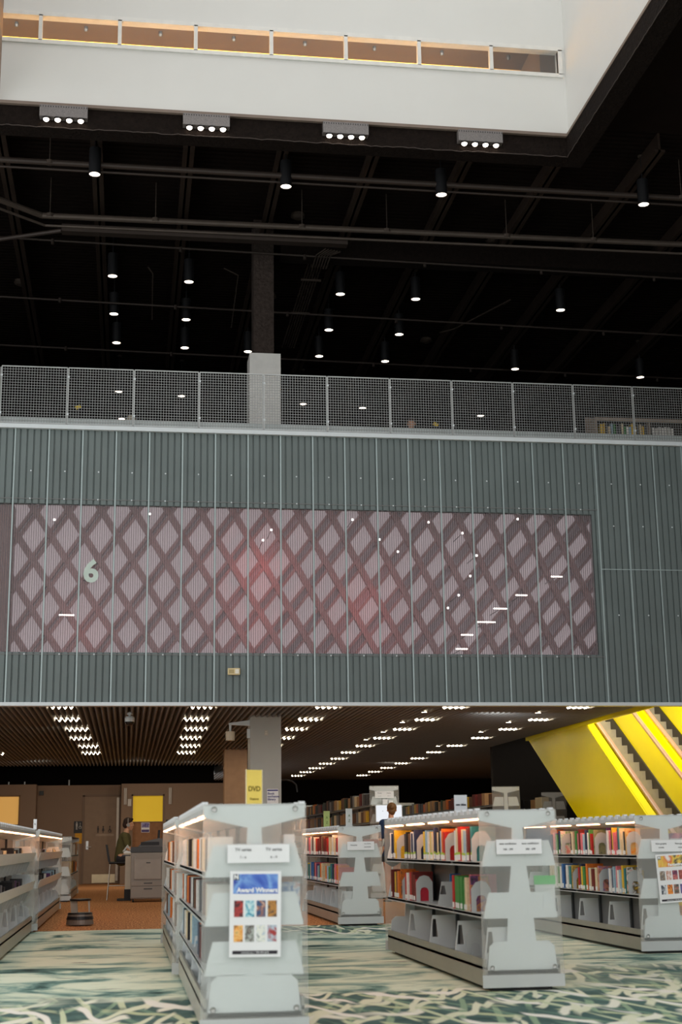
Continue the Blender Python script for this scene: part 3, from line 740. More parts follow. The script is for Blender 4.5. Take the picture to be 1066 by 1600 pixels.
wn4 = thing('window_4', (-3.36,42.6,0), 'amber lit window in the far left partition', 'window', kind='structure')
MB().box(-.31,-.27,-.03,.1,1.68,2.52).box(.27,.31,-.03,.1,1.68,2.52).box(-.31,.31,-.03,.1,1.66,1.71).box(-.31,.31,-.03,.1,2.49,2.53).build('frame', mat('amber_window_frame', (136,104,66), .6), wn4)
am = mat('amber_pane', (220,170,90), .6, 0, .05, 1)
am.node_tree.nodes['Principled BSDF'].inputs['Emission Color'].default_value = rgb((226,172,92)); am.node_tree.nodes['Principled BSDF'].inputs['Emission Strength'].default_value = .5
MB().box(-.27,.27,.05,.07,1.71,2.49).build('pane', am, wn4)
t = thing('poster', (.55,42.6+.11,1.58), 'purple and white poster inside the alcove', 'poster')
MB().box(-.14,.1,-.004,0,-.14,.14).build('sheet', M_white, t); MB().box(-.13,.09,-.007,-.004,.0,.13).build('picture', art('purple_print', [(60,40,90),(120,110,170),(230,220,235)], 14), t)
MB().box(-.13,.09,-.007,-.004,-.13,-.06).build('caption', mat('purple_ink', (84,70,120), .6), t)
single(MB().box(-.06,.06,-.09,0,0,.12), 'exit_fixture', M_black, 'small dark box high on the wall left of the restroom door', 'fixture', loc=(-2.5,BY,2.55))
single(MB().box(-.05,.05,-.05,0,-.1,.1), 'thermostat', mat('pale_box', (206,200,190), .5), 'small pale box beside the top of the alcove frame', 'thermostat', loc=(.06,42.6,2.29))
for i, (x, h) in enumerate(((-1.72,.16),(-3.4,.08),(-2.95,.08))):
    single(MB().tube((0,0,0),(0,0,h),.02,.02,8), 'conduit_stub', M_trimw, 'short pale stub standing on top of the beige partition, %s' % ('tallest one','left one','middle one')[i], 'stub', loc=(x, (BY+.07 if i == 0 else 42.67), 2.83))

# ------------------------------------------------------------------ escalators
def escalator(x0, lab, side):
    t = thing('escalator', (x0, 0, 0), lab, 'escalator', 'yellow escalators')
    def h(Y): return 1.45 + .588*(Y-23.75)
    YA, YB = 21.3, 29.6
    W = .86
    if side:
        MB().prism([(24.8,0),(33.0,4.35),(33.0,6.2),(31.85,6.2),(21.3,0)], 0, 0, .03).build('outer_panel', M_yell, t)
    # deck strip and handrail on both sides
    for xa, xb in ((.03,.17),(W+.33,W+.47)):
        o = MB(); o.hexa([(xa,YA,h(YA)-.05),(xb,YA,h(YA)-.05),(xb,YB,h(YB)-.05),(xa,YB,h(YB)-.05),(xa,YA,h(YA)),(xb,YA,h(YA)),(xb,YB,h(YB)),(xa,YB,h(YB))])
        o.build('deck', M_yell, t)
    M_hr = mat('tan_handrail', (176,134,98), .4)
    for xa in (.19, W+.22):
        o = MB(); o.hexa([(xa,YA,h(YA)+.0),(xa+.08,YA,h(YA)+.0),(xa+.08,YB,h(YB)+.0),(xa,YB,h(YB)+.0),(xa,YA,h(YA)+.07),(xa+.08,YA,h(YA)+.07),(xa+.08,YB,h(YB)+.07),(xa,YB,h(YB)+.07)])
        o.build('handrail', M_hr, t, bevel=.02)
    for xa, xb in ((.20,.26),(W+.23,W+.30)):      # balustrades
        D = .78
        o = MB(); o.prism([(YA,h(YA)-D),(YB,h(YB)-D),(YB,h(YB)),(YA,h(YA))], 0, xa, xb); o.build('balustrade', M_yell, t)
    M_sk = mat('dark_skirt', (46,40,32), .4)
    for xa, xb in ((.26,.285),(W+.205,W+.23)):
        o = MB(); o.prism([(YA,h(YA)-1.02),(YB,h(YB)-1.02),(YB,h(YB)-.66),(YA,h(YA)-.66)], 0, xa, xb); o.build('skirt', M_sk, t)
    o = MB(); run = .31; rise = run*.588
    o.box(.285, W+.205, 0, run, -rise, 0)
    for k in range(18): o.box(.30+k*(W-.11)/18, .30+k*(W-.11)/18+.02, -.006, 0, -rise+.01, -.012)
    me = o.mesh('step', mat('escalator_step', (176,164,138), .5, .3, .05))
    y = 22.2
    while y < YB:
        z = h(y) - .78
        if z > .05: inst('step', me, t, (0, y, z))
        y += run
    return t
e1 = escalator(EX, 'yellow escalator with the glossy side panel, left one of two', True)
e2 = escalator(EX+1.2, 'yellow escalator farther right, partly cut by the frame', False)
o = MB().box(EX-.02,EX+.03,FY+.14,31,3.2,3.55).build('trim_6', M_yell); struct(o, 'yellow edge of the ceiling opening above the escalator', 'trim')
o = MB().box(EX-.02,16,34,34.2,0,7.5).build('wall_escalator_back', mat('shaft_wall', (34,30,26), .9)); struct(o, 'wall at the back of the escalator shaft', 'wall')
area('shaft_fill', (EX+1.8, 24.3, 6.0), (math.radians(35), 0, 0), 3.5, 1.6, 190, (1, .96, .88))  # added unseen light from above that brightens the steps and decks
area('shaft_side_fill', (EX+.15, 25.8, 5.3), (0, math.radians(-48), 0), .8, 4.0, 190, (1, .97, .88))  # added unseen side light that brightens the inner balustrade faces

# ------------------------------------------------------------------ bookcases
HW = .287
def slot_divider(o, side, x0, x1, z0, z1, y):
    """trapezoid plate across the case on one side with a slot handle"""
    s = side
    a = [(s*x0, z0), (s*x1, z0), (s*(x1-.035), z1), (s*(x0), z1)]
    m = .5*(x0+x1)+.04
    b = [(s*(m+.0), z0+.09), (s*(m+.055), z0+.09), (s*(m+.04), z1-.03), (s*(m+.012), z1-.03)]
    o.ringplate(a, b, 1, y-.006, y+.006)
def bookcase(name, xc, y0, L, label, side_vis, H=1.25, shelves=(.52,.88), nb=4, tall=False, lit=True, trays=False, extra_dividers=()):
    t = thing(name, (xc, y0, 0), label, 'bookcase', 'tall book ranges' if tall else 'low grey library bookcases')
    T = HW
    # base
    MB().box(-T+.012, T-.012, .02, L-.02, .03, .145).build('base', M_base, t, bevel=.004)
    MB().box(-T+.07, T-.07, .06, L-.06, 0, .03).build('plinth', M_black, t)
    # end panels: frosted sheet + metal foot plate
    for ya, yb in ((0,.012),(L-.012,L)):
        MB().prism([(-T-.008,.11),(T+.008,.11),(T,H),(-T,H)], 1, ya, yb).build('end_panel', M_acryl, t)
        MB().box(-T-.01,T+.01,ya-.002,yb+.002,.025,.11).build('foot_plate', M_grey, t)
    sm_ = MB().lathe([(0,-.006),(.012,-.004),(.016,.004)], n=12).mesh('screw', M_steel)
    for x in (-T+.06, T-.06):
        for z in (.16, H-.03): inst('screw', sm_, t, (x, -.002, z), (PI/2,0,0))
    # upright board seen through the frosted end
    for y in (.022, L-.034):
        MB().prism([(-.115,.20),(.115,.20),(.085,.62),(.05,.9),(.034,H-.04),(-.034,H-.04),(-.05,.9),(-.085,.62),(-.115,.2)] , 1, y, y+.012).build('upright', M_lgrey, t)
        MB().prism([(-T+.03,.115),(T-.03,.115),(T-.05,.30),(T-.09,.335),(-T+.09,.335),(-T+.05,.30)], 1, y-.002, y+.01).build('foot_bracket', M_lgrey, t)
        # canopy wedge
        MB().prism([(-T+.004,H-.075),(-.05,H-.13),(.05,H-.13),(T-.004,H-.075),(T-.004,H-.012),(-T+.004,H-.012)], 1, y-.002, y+.01).build('canopy_bracket', M_lgrey, t)
        # shelf brackets with slot handles
        for z in shelves:
            for s in (-1, 1):
                o = MB(); a = [(s*.05,z-.028),(s*(T-.016),z-.028),(s*(T-.03),z+.05),(s*(T-.058),z+.15),(s*.05,z+.15)]
                m = T-.095
                bq = [(s*(m-.028),z+.035),(s*(m+.028),z+.035),(s*(m+.026),z+.07),(s*(m+.008),z+.125),(s*(m-.02),z+.125)]
                o.prism(a, 1, y-.002, y+.008).prism(bq, 1, y-.007, y-.002); o.build('shelf_bracket', M_lgrey, t)
    # back board and posts
    MB().box(-.012,.012,.05,L-.05,.15,H-.12).build('back_board', M_mgrey, t)
    bay = (L-.06)/nb
    for k in range(1, nb):
        y = .03+bay*k
        o = MB().box(-.035,.035,y-.02,y+.02,.15,H-.1)
        o.build('post', M_dgrey, t)
    # shelves, both sides
    for z in shelves:
        for s in (-1, 1):
            o = MB(); xa, xb = sorted((s*.02, s*(T-.014)))
            for k in range(nb):
                o.box(xa,xb,.04+bay*k,.02+bay*(k+1),z-.018,z)
            xf0, xf1 = sorted((s*(T-.014), s*(T-.02)))
            o.box(xf0,xf1,.035,L-.035,z-.028,z+.004)
            o.build('shelf', M_grey, t)
    for s in (-1, 1):
        xa, xb = sorted((s*.02, s*(T-.012)))
        MB().box(xa,xb,.03,L-.03,.145,.165).build('bottom_shelf', M_grey, t)
        xa, xb = sorted((s*(T-.012), s*(T-.03)))
        MB().box(xa,xb,.03,L-.03,.145,.215).build('bottom_lip', M_base, t)
    if lit:
        # sloping canopy over both sides, light strips under its edges, clear label clips on top
        MB().prism([(-T,H-.06),(-.04,H-.115),(.04,H-.115),(T,H-.06),(T,H-.003),(-T,H-.003)], 1, .04, L-.04).build('canopy', M_grey, t)
        for s in (-1, 1):
            for k in range(nb):
                MB().box(min(s*(T-.03),s*(T-.006)), max(s*(T-.03),s*(T-.006)), .03+bay*k+(.0 if k == 0 else .13), .03+bay*(k+1)-(.0 if k == nb-1 else .13), H-.072, H-.061).build('light_strip', M_strip, t)
        M_clip = mat('clear_label_clip', (224,228,230), .3)
        o = MB().box(0,.004,0,.10,-.028,-.002).box(-.03,.004,.03,.075,-.002,.012)
        cm = o.mesh('label_clip', M_clip); y = .05
        while y < L-.1:
            for s in (-1,1): inst('label_clip', cm, t, (s*T, y, H), (0,0,0), (s,1,1))
            y += .21
    else:
        MB().box(-T+.01,T-.01,.02,L-.02,H-.015,H).build('top_board', M_mgrey, t) if not tall else None
    # bottom dividers with slot handles
    ndv = nb
    for k in range(ndv):
        for s in ((side_vis,) if side_vis else (-1,1)):
            o = MB(); slot_divider(o, s, .03, T-.02, .165, .43, .06+bay*k + (.0 if k else .02))
            o.build('divider', M_lgrey, t)
    if trays:
        for z in shelves:
            for s in (side_vis,):
                xa, xb = s*(T-.02), s*(T+.012)
                o = MB(); o.hexa([(min(xa,xb-.0) if s>0 else xb-.0, .05, z-.02)]*0 + [(xa,.05,z-.03),(xa+s*.006,.05,z-.03),(xa+s*.006,L-.05,z-.03),(xa,L-.05,z-.03),(xb,.05,z+.075),(xb+s*.006,.05,z+.075),(xb+s*.006,L-.05,z+.075),(xb,L-.05,z+.075)])
                o.build('tray_front', M_lgrey, t)
                for k in range(int(L/.45)):
                    y = .25+.45*k; o = MB(); o.prism([(s*.03,z-.03),(s*(T-.02),z-.03),(s*(T-.065),z-.15),(s*.03,z-.15)],1,y-.008,y+.008); o.build('tray_divider', M_grey, t)
    return t

# books -------------------------------------------------------------
PAL = {'white':(232,230,224),'cream':(226,208,170),'orange':(226,120,40),'red':(186,40,36),'dark red':(112,36,32),'yellow':(232,190,50),'navy':(36,48,84),
 'blue':(60,110,170),'pale blue':(160,190,206),'teal':(48,128,132),'green':(70,140,70),'dark green':(40,70,48),'black':(30,28,30),'grey':(128,130,132),
 'brown':(110,74,50),'tan':(180,140,96),'pink':(222,120,130),'purple':(104,60,110),'dark grey':(66,66,70)}
BM = {k: mat('book_' + k.replace(' ', '_'), v, .55, 0, .14, 14) for k, v in PAL.items()}
M_pages = mat('book_pages', (226,216,196), .8, 0, .05, 40)
def book_mesh():
    o = MB()
    o.box(0,.03,0,1,0,1).box(.03,1,0,.08,0,1).box(.03,1,.92,1,0,1)
    o.cur = 1; o.box(.03,.96,.08,.92,.02,.98)
    me = o.mesh('book', [M_pages, M_pages]); return me
BOOK = book_mesh()
LABEL = MB().box(-.012,0,.06,.94,.04,.2).mesh('spine_label', mat('spine_sticker', (236,238,236), .6, 0, .04, 30))
LABEL2 = MB().box(-.011,0,.06,.94,.2,.27).mesh('genre_sticker', mat('green_sticker', (170,200,70), .6))
DVD = MB().box(0,1,0,1,0,1).mesh('dvd_case', [M_pages])
def put_book(xs, side, y, z, th, h, dp, colour, label, group, sticker=0, kind='book'):
    o = bpy.data.objects.new(kind, BOOK if kind == 'book' else DVD); C.objects.link(o)
    o.material_slots[0].link = 'OBJECT'; o.material_slots[0].material = BM[colour]
    o.location = (xs, y, z); o.scale = (-side*dp, th, h)
    tag(o, label, 'book' if kind == 'book' else 'dvd', group)
    if sticker: inst('spine_label', LABEL, o)
    if sticker > 1: inst('genre_sticker', LABEL2, o)
    return o
def row(xc, side, ya, yb, z, n, where, group, hs=(.2,.27), fill=.86, cols=None, sticker=0, kind='book', seed=1, gaps=(), first=0, hw=HW, dp=(.15,.2)):
    """a row of books with spines facing the aisle; ya is the end nearest the viewer"""
    R = random.Random(seed); keys = cols or list(PAL)
    pitch = (yb-ya)/n; k = 0; made = []
    for i in range(n):
        y = ya + pitch*i
        if any(g0 <= i < g1 for g0, g1 in gaps): continue
        th = pitch*R.uniform(fill*.75, fill+.08); h = R.uniform(*hs); d = R.uniform(*dp)
        c = R.choice(keys) if not (i == 0 and kind == 'dvd_case') else 'white'
        nm = 'dvd case' if kind == 'dvd_case' else 'book'
        made.append(put_book(xc + side*(hw-.03-R.uniform(0,.02)), side, y, z, th, h, d, c,
            '%s %s, %s from near end, %s' % (c, nm, nth(k+first), where), group, sticker, kind))
        k += 1
    return made
def bookend_mesh():
    o = MB(); a = []
    W2 = .075; Ht = .225
    a = [(-W2,0),(W2,0),(W2,Ht-.06),(W2*.55,Ht-.012),(0,Ht),(-W2*.55,Ht-.012),(-W2,Ht-.06)]
    b = [(-.038,.004),(.038,.004),(.038,.09),(.026,.115),(0,.122),(-.026,.115),(-.038,.09)]
    o.ringplate(a, b, 1, -.004, 0)
    o.box(-W2, W2, 0, .1, 0, .003)
    return o.mesh('bookend', M_grey)
BEND = bookend_mesh()
def bookend(x, y, z, label, group='arched metal bookends'):
    return tag(inst('bookend', BEND, loc=(x,y,z)), label, 'bookend', group)
def cover(x, y, z, cols, seed, label, w=.13, h=.2, th=.03):
    o = MB().box(-w/2, w/2, 0, th, 0, h).build('book', art('cover_art_%d' % seed, cols, 16, seed), loc=(x,y,z))
    return tag(o, label, 'book', 'books standing behind bookends')

# --- centre case with the award poster (video discs)
C1X, C1Y = .705, 8.1
c1 = bookcase('bookcase', C1X, C1Y, 3.9, 'nearest grey bookcase at the centre with the Award Winners poster on its end', -1, shelves=(.36,.62,.88))
c1b = bookcase('bookcase', C1X-.03, C1Y+3.93, 3.9, 'grey bookcase directly behind the centre one with the Award Winners poster', -1, shelves=(.36,.62,.88))
dc = ['white','grey','dark grey','navy','black','pale blue','dark red','orange','white','cream','brown','white']
for z, n, s, nm, gp in ((.88,34,11,'top',((9,10),(20,22))),(.62,30,12,'second',((6,9),(17,19))),(.36,26,13,'third',((0,3),(9,15)))):
    row(C1X, -1, C1Y+.1, C1Y+3.85, z, n, '%s shelf of the centre bookcase' % nm, 'video discs in the centre bookcase', (.185,.195), .55, dc, 0, 'dvd_case', s, gp, dp=(.13,.135))
for z, n, s, nm in ((.88,10,14,'top'),(.62,9,15,'second'),(.36,7,16,'third')):
    row(C1X-.03, -1, C1Y+4.1, C1Y+7.6, z, n, '%s shelf of the second centre case' % nm, 'video discs in the case behind the centre one', (.185,.195), .4, dc, 0, 'dvd_case', s, dp=(.13,.135))
# things on the right hand side seen through the end panel
o = single(MB().box(0,.06,0,.2,0,.2), 'display_box', M_white, 'white box standing on the top shelf at the end of the centre bookcase', 'box', loc=(C1X+.17,C1Y+.06,.88))
cover(C1X+.19, C1Y+.08, .62, [(206,120,100),(226,232,236),(96,140,196),(70,120,190)], 71, 'pale blue and pink disc cover at the right end of the centre bookcase', .14, .2)
cover(C1X+.2, C1Y+.08, .36, [(226,230,226),(190,206,196),(120,150,130)], 72, 'pale green disc cover low at the right end of the centre bookcase', .14, .19)
def shelf_sign(x, y, z, w, h, lines, label, split=True):
    t = thing('shelf_sign', (x,y,z), label, 'sign')
    MB().box(-w/2,w/2,-.004,0,-h/2,h/2).build('card', M_white, t)
    for dx, zz, s, sz in lines: text('lettering', s, sz, (dx,-.0055,zz), M_ink if sz > .018 else M_mgrey, t)
    return t
shelf_sign(C1X+.02, C1Y-.006, .977, .345, .098, ((-.085,.022,'TV series',.024),(-.085,-.018,'l - z',.022),(.085,.022,'TV series',.024),(.085,-.018,'a - k',.022)), 'white card reading TV series on the end of the centre bookcase')
CV = [[(40,20,24),(190,60,56),(90,26,30),(30,26,40)],[(30,90,120),(90,170,196),(190,226,232),(230,240,240)],[(40,70,110),(60,90,130),(170,110,80),(236,234,228)],[(60,50,36),(200,140,60),(110,80,50),(50,44,40)],
 [(40,70,40),(230,150,60),(250,200,120),(70,60,50)],[(90,100,90),(190,196,190),(60,50,50),(214,206,190)],[(40,50,60),(226,232,228),(240,240,226),(150,180,210)],[(30,30,40),(190,206,220),(170,50,50),(120,40,44)]]
CV2 = [[(190,210,236),(110,100,90),(150,130,110),(236,236,240)],[(230,140,160),(240,230,226),(190,120,90),(236,220,210)],[(96,40,76),(120,60,90),(214,120,110),(90,50,84)],[(110,50,44),(190,110,90),(140,60,60),(120,40,50)],
 [(34,44,60),(60,70,84),(230,232,236),(40,50,66)],[(40,30,50),(230,130,40),(250,170,70),(50,34,50)],[(150,160,150),(170,100,90),(120,110,96),(60,60,60)],[(70,80,150),(120,110,170),(90,80,130),(200,190,210)]]
def poster(x, y, z, w, h, head, covers, title, label, tilt=0.0, tsize=.04, hcols=None, logo=True):
    t = thing('poster', (x,y,z), label, 'poster', rot=(0,tilt,0))
    MB().box(0,w,-.004,0,-h,0).build('sheet', M_white, t)
    o = MB().box(.018,w-.018,-.0055,-.004,-h*.265,-h*.035); o.build('header_picture', hcols, t)
    text('title', title, tsize, (w-.02,-.0075,-h*.225), mat('title_white', (246,248,250), .6, 0, 0), t, align='RIGHT', bold=.0013, shear=0)
    MB().box(.018,.05,-.0065,-.0055,-h*.105,-h*.035).build('logo_square', mat('logo_dark', (40,46,60), .6), t)
    text('logo_letter', 'N', .032, (.034,-.0078,-h*.07), M_white, t, bold=.002)
    k = 0; cw = (w-.036)/4
    for r_ in range(2):
        for c_ in range(4):
            zx = -h*(.345+.287*r_)
            MB().box(.018+cw*c_+.006, .018+cw*(c_+1)-.006, -.0055, -.004, zx-h*.19, zx).build('cover_picture', art('poster_art_%s_%d' % (head, k), covers[k], 22, k*3.1+len(head), 1.4), t)
            k += 1
    MB().box(.018,w-.018,-.0055,-.004,-h*.965,-h*.925).build('footer_bar', mat('footer_dark', (34,30,40), .6), t)
    text('footer_lettering', 'www.spl.org  |  206-386-4636', .0125, (w/2,-.0068,-h*.945), M_white, t)
poster(C1X-.137, C1Y-.008, .885, .283, .455, 'award', CV, 'Award Winners', 'white Award Winners poster with a blue header and eight covers', 0.012, .0345, art('blue_header', [(36,58,150),(50,86,186),(76,116,206),(130,176,232),(46,76,176),(24,34,112)], 7, 2.2, .6))
# yellow stand-up sign on the case top
t = thing('topper_sign', (C1X+.125, C1Y+1.5, 1.262), 'yellow stand-up sign reading DVD on top of the centre bookcase', 'sign', rot=(0,0,.45))
MB().box(-.06,.06,-.003,.003,0,.25).build('card', mat('yellow_card', (250,222,110), .6), t)
MB().box(-.065,.065,-.02,.02,-.006,.004).build('foot', M_trimw, t)
MB().box(-.062,-.058,-.005,.005,0,.252).box(.058,.064,-.005,.005,0,.252).build('holder_edge', sheet('clear_holder', (246,240,206), .5), t)
text('lettering', 'DVD', .045, (0,-.005,.125), mat('olive_ink', (130,112,40), .7, 0, 0), t, bold=.001); text('lettering', 'Feature', .022, (0,-.005,.06), MATS['olive_ink'], t)

# --- right of centre case (new nonfiction)
C2X, C2Y = 2.788, 10.2
c2 = bookcase('bookcase', C2X, C2Y, 3.9, 'grey bookcase right of centre, three shelves, facing new nonfiction books', -1)
shelf_sign(C2X+.0, C2Y-.006, .987, .335, .103, ((-.083,.022,'new nonfiction',.021),(-.083,-.018,'100 - 299',.019),(.083,.022,'new nonfiction',.021),(.083,-.018,'300 - 699',.019)), 'white card reading new nonfiction on the end of the bookcase right of centre')
warm = ['white','cream','orange','brown','tan','dark red','grey','dark grey','navy','black','white','cream','yellow','pale blue','red','teal']
W2 = 'top shelf of the new nonfiction bookcase'
row(C2X, -1, C2Y+.42, C2Y+1.0, .88, 7, W2, 'new nonfiction on the top shelf', (.23,.27), .9, warm, 2, seed=21)
row(C2X, -1, C2Y+1.32, C2Y+2.16, .88, 12, W2, 'new nonfiction on the top shelf', (.22,.27), .9, warm, 2, seed=22, first=7)
row(C2X, -1, C2Y+2.5, C2Y+3.1, .88, 8, W2, 'new nonfiction on the top shelf', (.22,.26), .9, ['navy','grey','black','dark grey','brown','white'], 2, seed=23, first=19)
row(C2X, -1, C2Y+3.5, C2Y+3.85, .88, 5, W2, 'new nonfiction on the top shelf', (.23,.27), .9, ['white','yellow','cream','navy','black'], 1, seed=24, first=27)
for i, (y, lb) in enumerate(((.36,'nearest'),(1.26,'second nearest'),(2.42,'third nearest'),(3.38,'farthest'))):
    bookend(C2X-HW+.10, C2Y+y, .88, 'arched grey bookend, %s on the top shelf of the new nonfiction bookcase' % lb)
W3 = 'middle shelf of the new nonfiction bookcase'
row(C2X, -1, C2Y+.5, C2Y+1.1, .52, 7, W3, 'new nonfiction on the middle shelf', (.22,.27), .85, ['red','pink','cream','black','green','dark grey'], 1, seed=25)
bookend(C2X-HW+.10, C2Y+.42, .52, 'arched grey bookend, nearest on the middle shelf of the new nonfiction bookcase')
cover(C2X-HW+.1, C2Y+.44, .52, [(40,24,40),(110,50,110),(200,130,60),(30,26,36)], 31, 'dark purple and orange book behind the nearest bookend of the middle shelf', .14, .26)
bookend(C2X-HW+.11, C2Y+2.55, .52, 'arched grey bookend in front of the red book on the middle shelf')
cover(C2X-HW+.11, C2Y+2.56, .52, [(196,30,56),(206,36,60)], 32, 'red book showing through the bookend of the middle shelf', .14, .19)
row(C2X, -1, C2Y+2.62, C2Y+3.1, .52, 5, W3, 'new nonfiction on the middle shelf', (.22,.25), .85, ['pale blue','white','brown','red','dark red'], 1, seed=26, first=7)
bookend(C2X-HW+.11, C2Y+3.2, .52, 'arched grey bookend farthest on the middle shelf of the new nonfiction bookcase')
cover(C2X-HW+.1, C2Y+3.22, .52, [(40,30,26),(226,120,30),(60,40,30)], 33, 'black and orange book behind the farthest bookend of the middle shelf', .14, .27)
row(C2X, -1, C2Y+3.35, C2Y+3.8, .52, 5, W3, 'new nonfiction on the middle shelf', (.22,.26), .85, ['yellow','orange','dark red','brown'], 1, seed=27, first=12)
o = MB(); slot_divider(o, -1, .03, HW-.03, 0, .19, 0); single(o, 'divider', M_grey, 'empty slotted divider plate on the middle shelf of the new nonfiction bookcase', 'divider', loc=(C2X, C2Y+1.62, .52))
cover(C2X-.08, C2Y+1.72, .52, [(50,120,180),(40,110,170)], 34, 'blue book leaning at the back of the middle shelf', .09, .25)
bookend(C2X-HW+.12, C2Y+.72, .165, 'arched grey bookend on the bottom shelf of the new nonfiction bookcase')
single(MB().box(-.09,.09,0,.03,0,.24), 'display_book', mat('slate_cover', (92,106,124), .5), 'slate blue book on the top shelf, right end of the new nonfiction bookcase', 'book', loc=(C2X+.17,C2Y+.06,.88))
t = thing('leaflet_holder', (C2X+.2, C2Y+.07, .52), 'white leaflet with green top edge at the end of the new nonfiction bookcase', 'leaflet')
MB().box(-.075,.075,0,.02,0,.25).build('leaflet', M_white, t); MB().box(-.08,.08,-.004,0,.20,.262).build('green_band', mat('bright_green', (90,214,110), .5), t)
t = thing('topper_sign', (C2X-.01, C2Y+1.75, 1.262), 'small white stand-up sign on top of the new nonfiction bookcase', 'sign', rot=(0,0,.2))
MB().box(-.058,.058,-.003,.003,0,.15).build('card', mat('pale_card', (206,210,214), .6), t); MB().box(-.06,.06,-.02,.02,-.006,.003).build('foot', M_trimw, t); text('lettering', 'new titles', .024, (0,-.005,.07), M_ink, t, bold=.001)

# --- far right case (graphic novels)
C4X, C4Y = 5.0, 13.1
c4 = bookcase('bookcase', C4X, C4Y, 3.9, 'grey bookcase at the right edge with colourful graphic novels', -1)
shelf_sign(C4X+.045, C4Y-.006, .965, .38, .105, ((-.095,.020,'New graphic',.021),(-.095,-.014,'novels',.021),(.095,.020,'New graphic',.021),(.095,-.014,'novels',.021)), 'white card reading New graphic novels on the bookcase at the right edge')
poster(C4X-.115, C4Y-.008, .885, .283, .44, 'graphic', CV2, 'Fantastical', 'white poster with a rainbow header on the bookcase at the right edge', -0.05, .036, art('rainbow_header', [(240,240,236),(230,120,60),(240,210,90),(40,34,60),(70,130,190),(110,50,120)], 6, 4.4, .8))
brt = ['white','pink','orange','red','yellow','teal','blue','navy','purple','green','white','pale blue','dark red','cream','black']
for z, nm, s, parts in ((.88,'top',41,((.42,1.0,12),(1.42,2.2,12),(2.55,3.0,6))),(.52,'middle',45,((.45,1.0,11),(1.35,2.0,9),(2.2,3.0,9)))):
    q = 0
    for j, (a, b, n) in enumerate(parts):
        row(C4X, -1, C4Y+a, C4Y+b, z, n, '%s shelf of the graphic novel bookcase' % nm, 'graphic novels on the %s shelf' % nm, (.21,.27), .9, brt, 1, seed=s+j, first=q); q += n
for z, nm, ys, cc in ((.88,'top',(.34,1.3,2.45),([(240,150,40),(220,190,120),(200,90,30)],[(120,130,90),(150,150,110),(90,100,80)],[(226,80,50),(240,230,220),(90,170,60)])),
                      (.52,'middle',(.36,1.22,2.1),([(230,190,60),(60,40,40),(240,240,230),(200,60,40)],[(110,100,180),(226,150,120),(40,40,60)],[(60,60,70),(220,180,70),(70,70,80)]))):
    for j, (y, c) in enumerate(zip(ys, cc)):
        bookend(C4X-HW+.1, C4Y+y, z, 'arched grey bookend, %s from the near end on the %s shelf of graphic novels' % (nth(j), nm))
        cover(C4X-HW+.1, C4Y+y+.015, z, c, 50+j+(3 if nm == 'top' else 0), 'graphic novel cover behind the %s bookend of the %s shelf' % (nth(j), nm), .145, .25)
single(MB().box(-.09,.09,0,.04,0,.2), 'display_book', art('purple_cover', [(70,60,120),(200,120,150),(240,200,190)], 9, 3), 'purple book standing on the top shelf end of the graphic novel bookcase', 'book', loc=(C4X+.16,C4Y+.06,.88))
single(MB().prism([(-.05,0),(.05,0),(.02,.13),(-.03,.14)],1,-.003,.003), 'topper_card', M_white, 'small white card leaning on top of the graphic novel bookcase', 'card', loc=(C4X-.1, C4Y+3.4, 1.262), rot=(0,0,.5))

# --- middle distance case
C3X, C3Y = 3.0, 18.75
c3 = bookcase('bookcase', C3X, C3Y, 3.9, 'grey bookcase in the middle distance on the edge of the brown carpet', -1)
shelf_sign(C3X+.01, C3Y-.006, 1.0, .355, .107, ((-.09,.01,'biography',.022),(.09,.026,'new fiction',.02),(.09,-.014,'paperbacks',.02)), 'small white card on the end of the middle distance bookcase')
red = ['pink','red','cream','tan','orange','white','brown','dark red','grey']
row(C3X, -1, C3Y+.15, C3Y+3.8, .88, 26, 'top shelf, middle distance bookcase', 'books on the top shelf in the middle distance', (.22,.27), .88, red, 1, seed=61)
row(C3X, -1, C3Y+.15, C3Y+3.8, .52, 24, 'middle shelf, middle distance bookcase', 'books on the middle shelf in the middle distance', (.2,.25), .8, brt, 1, seed=62, gaps=((9,11),))
single(MB().box(-.1,.1,0,.03,0,.2), 'display_book', mat('dusty_rose_cover', (160,110,110), .5), 'dusty rose book at the end of the middle distance bookcase', 'book', loc=(C3X+.16,C3Y+.06,.88))
for x, y, c, s in ((C3X-.13, C3Y+2.2, (190,206,130), 'pale green'), (C3X+.0, C3Y+.9, (226,230,226), 'white')):
    t = thing('topper_sign', (x,y,1.262), '%s stand-up sign on top of the middle distance bookcase' % s, 'sign', rot=(0,0,.55))
    MB().box(-.055,.055,-.004,.004,0,.235).build('card', mat('card_'+s.replace(' ','_'), c, .6), t); MB().box(-.06,.06,-.02,.02,-.006,.003).build('foot', M_trimw, t); text('lettering', 'A', .05, (0,-.006,.14), mat('green_ink', (90,120,50), .7, 0, 0), t); text('lettering', 'Z', .05, (0,-.006,.07), MATS['green_ink'], t)

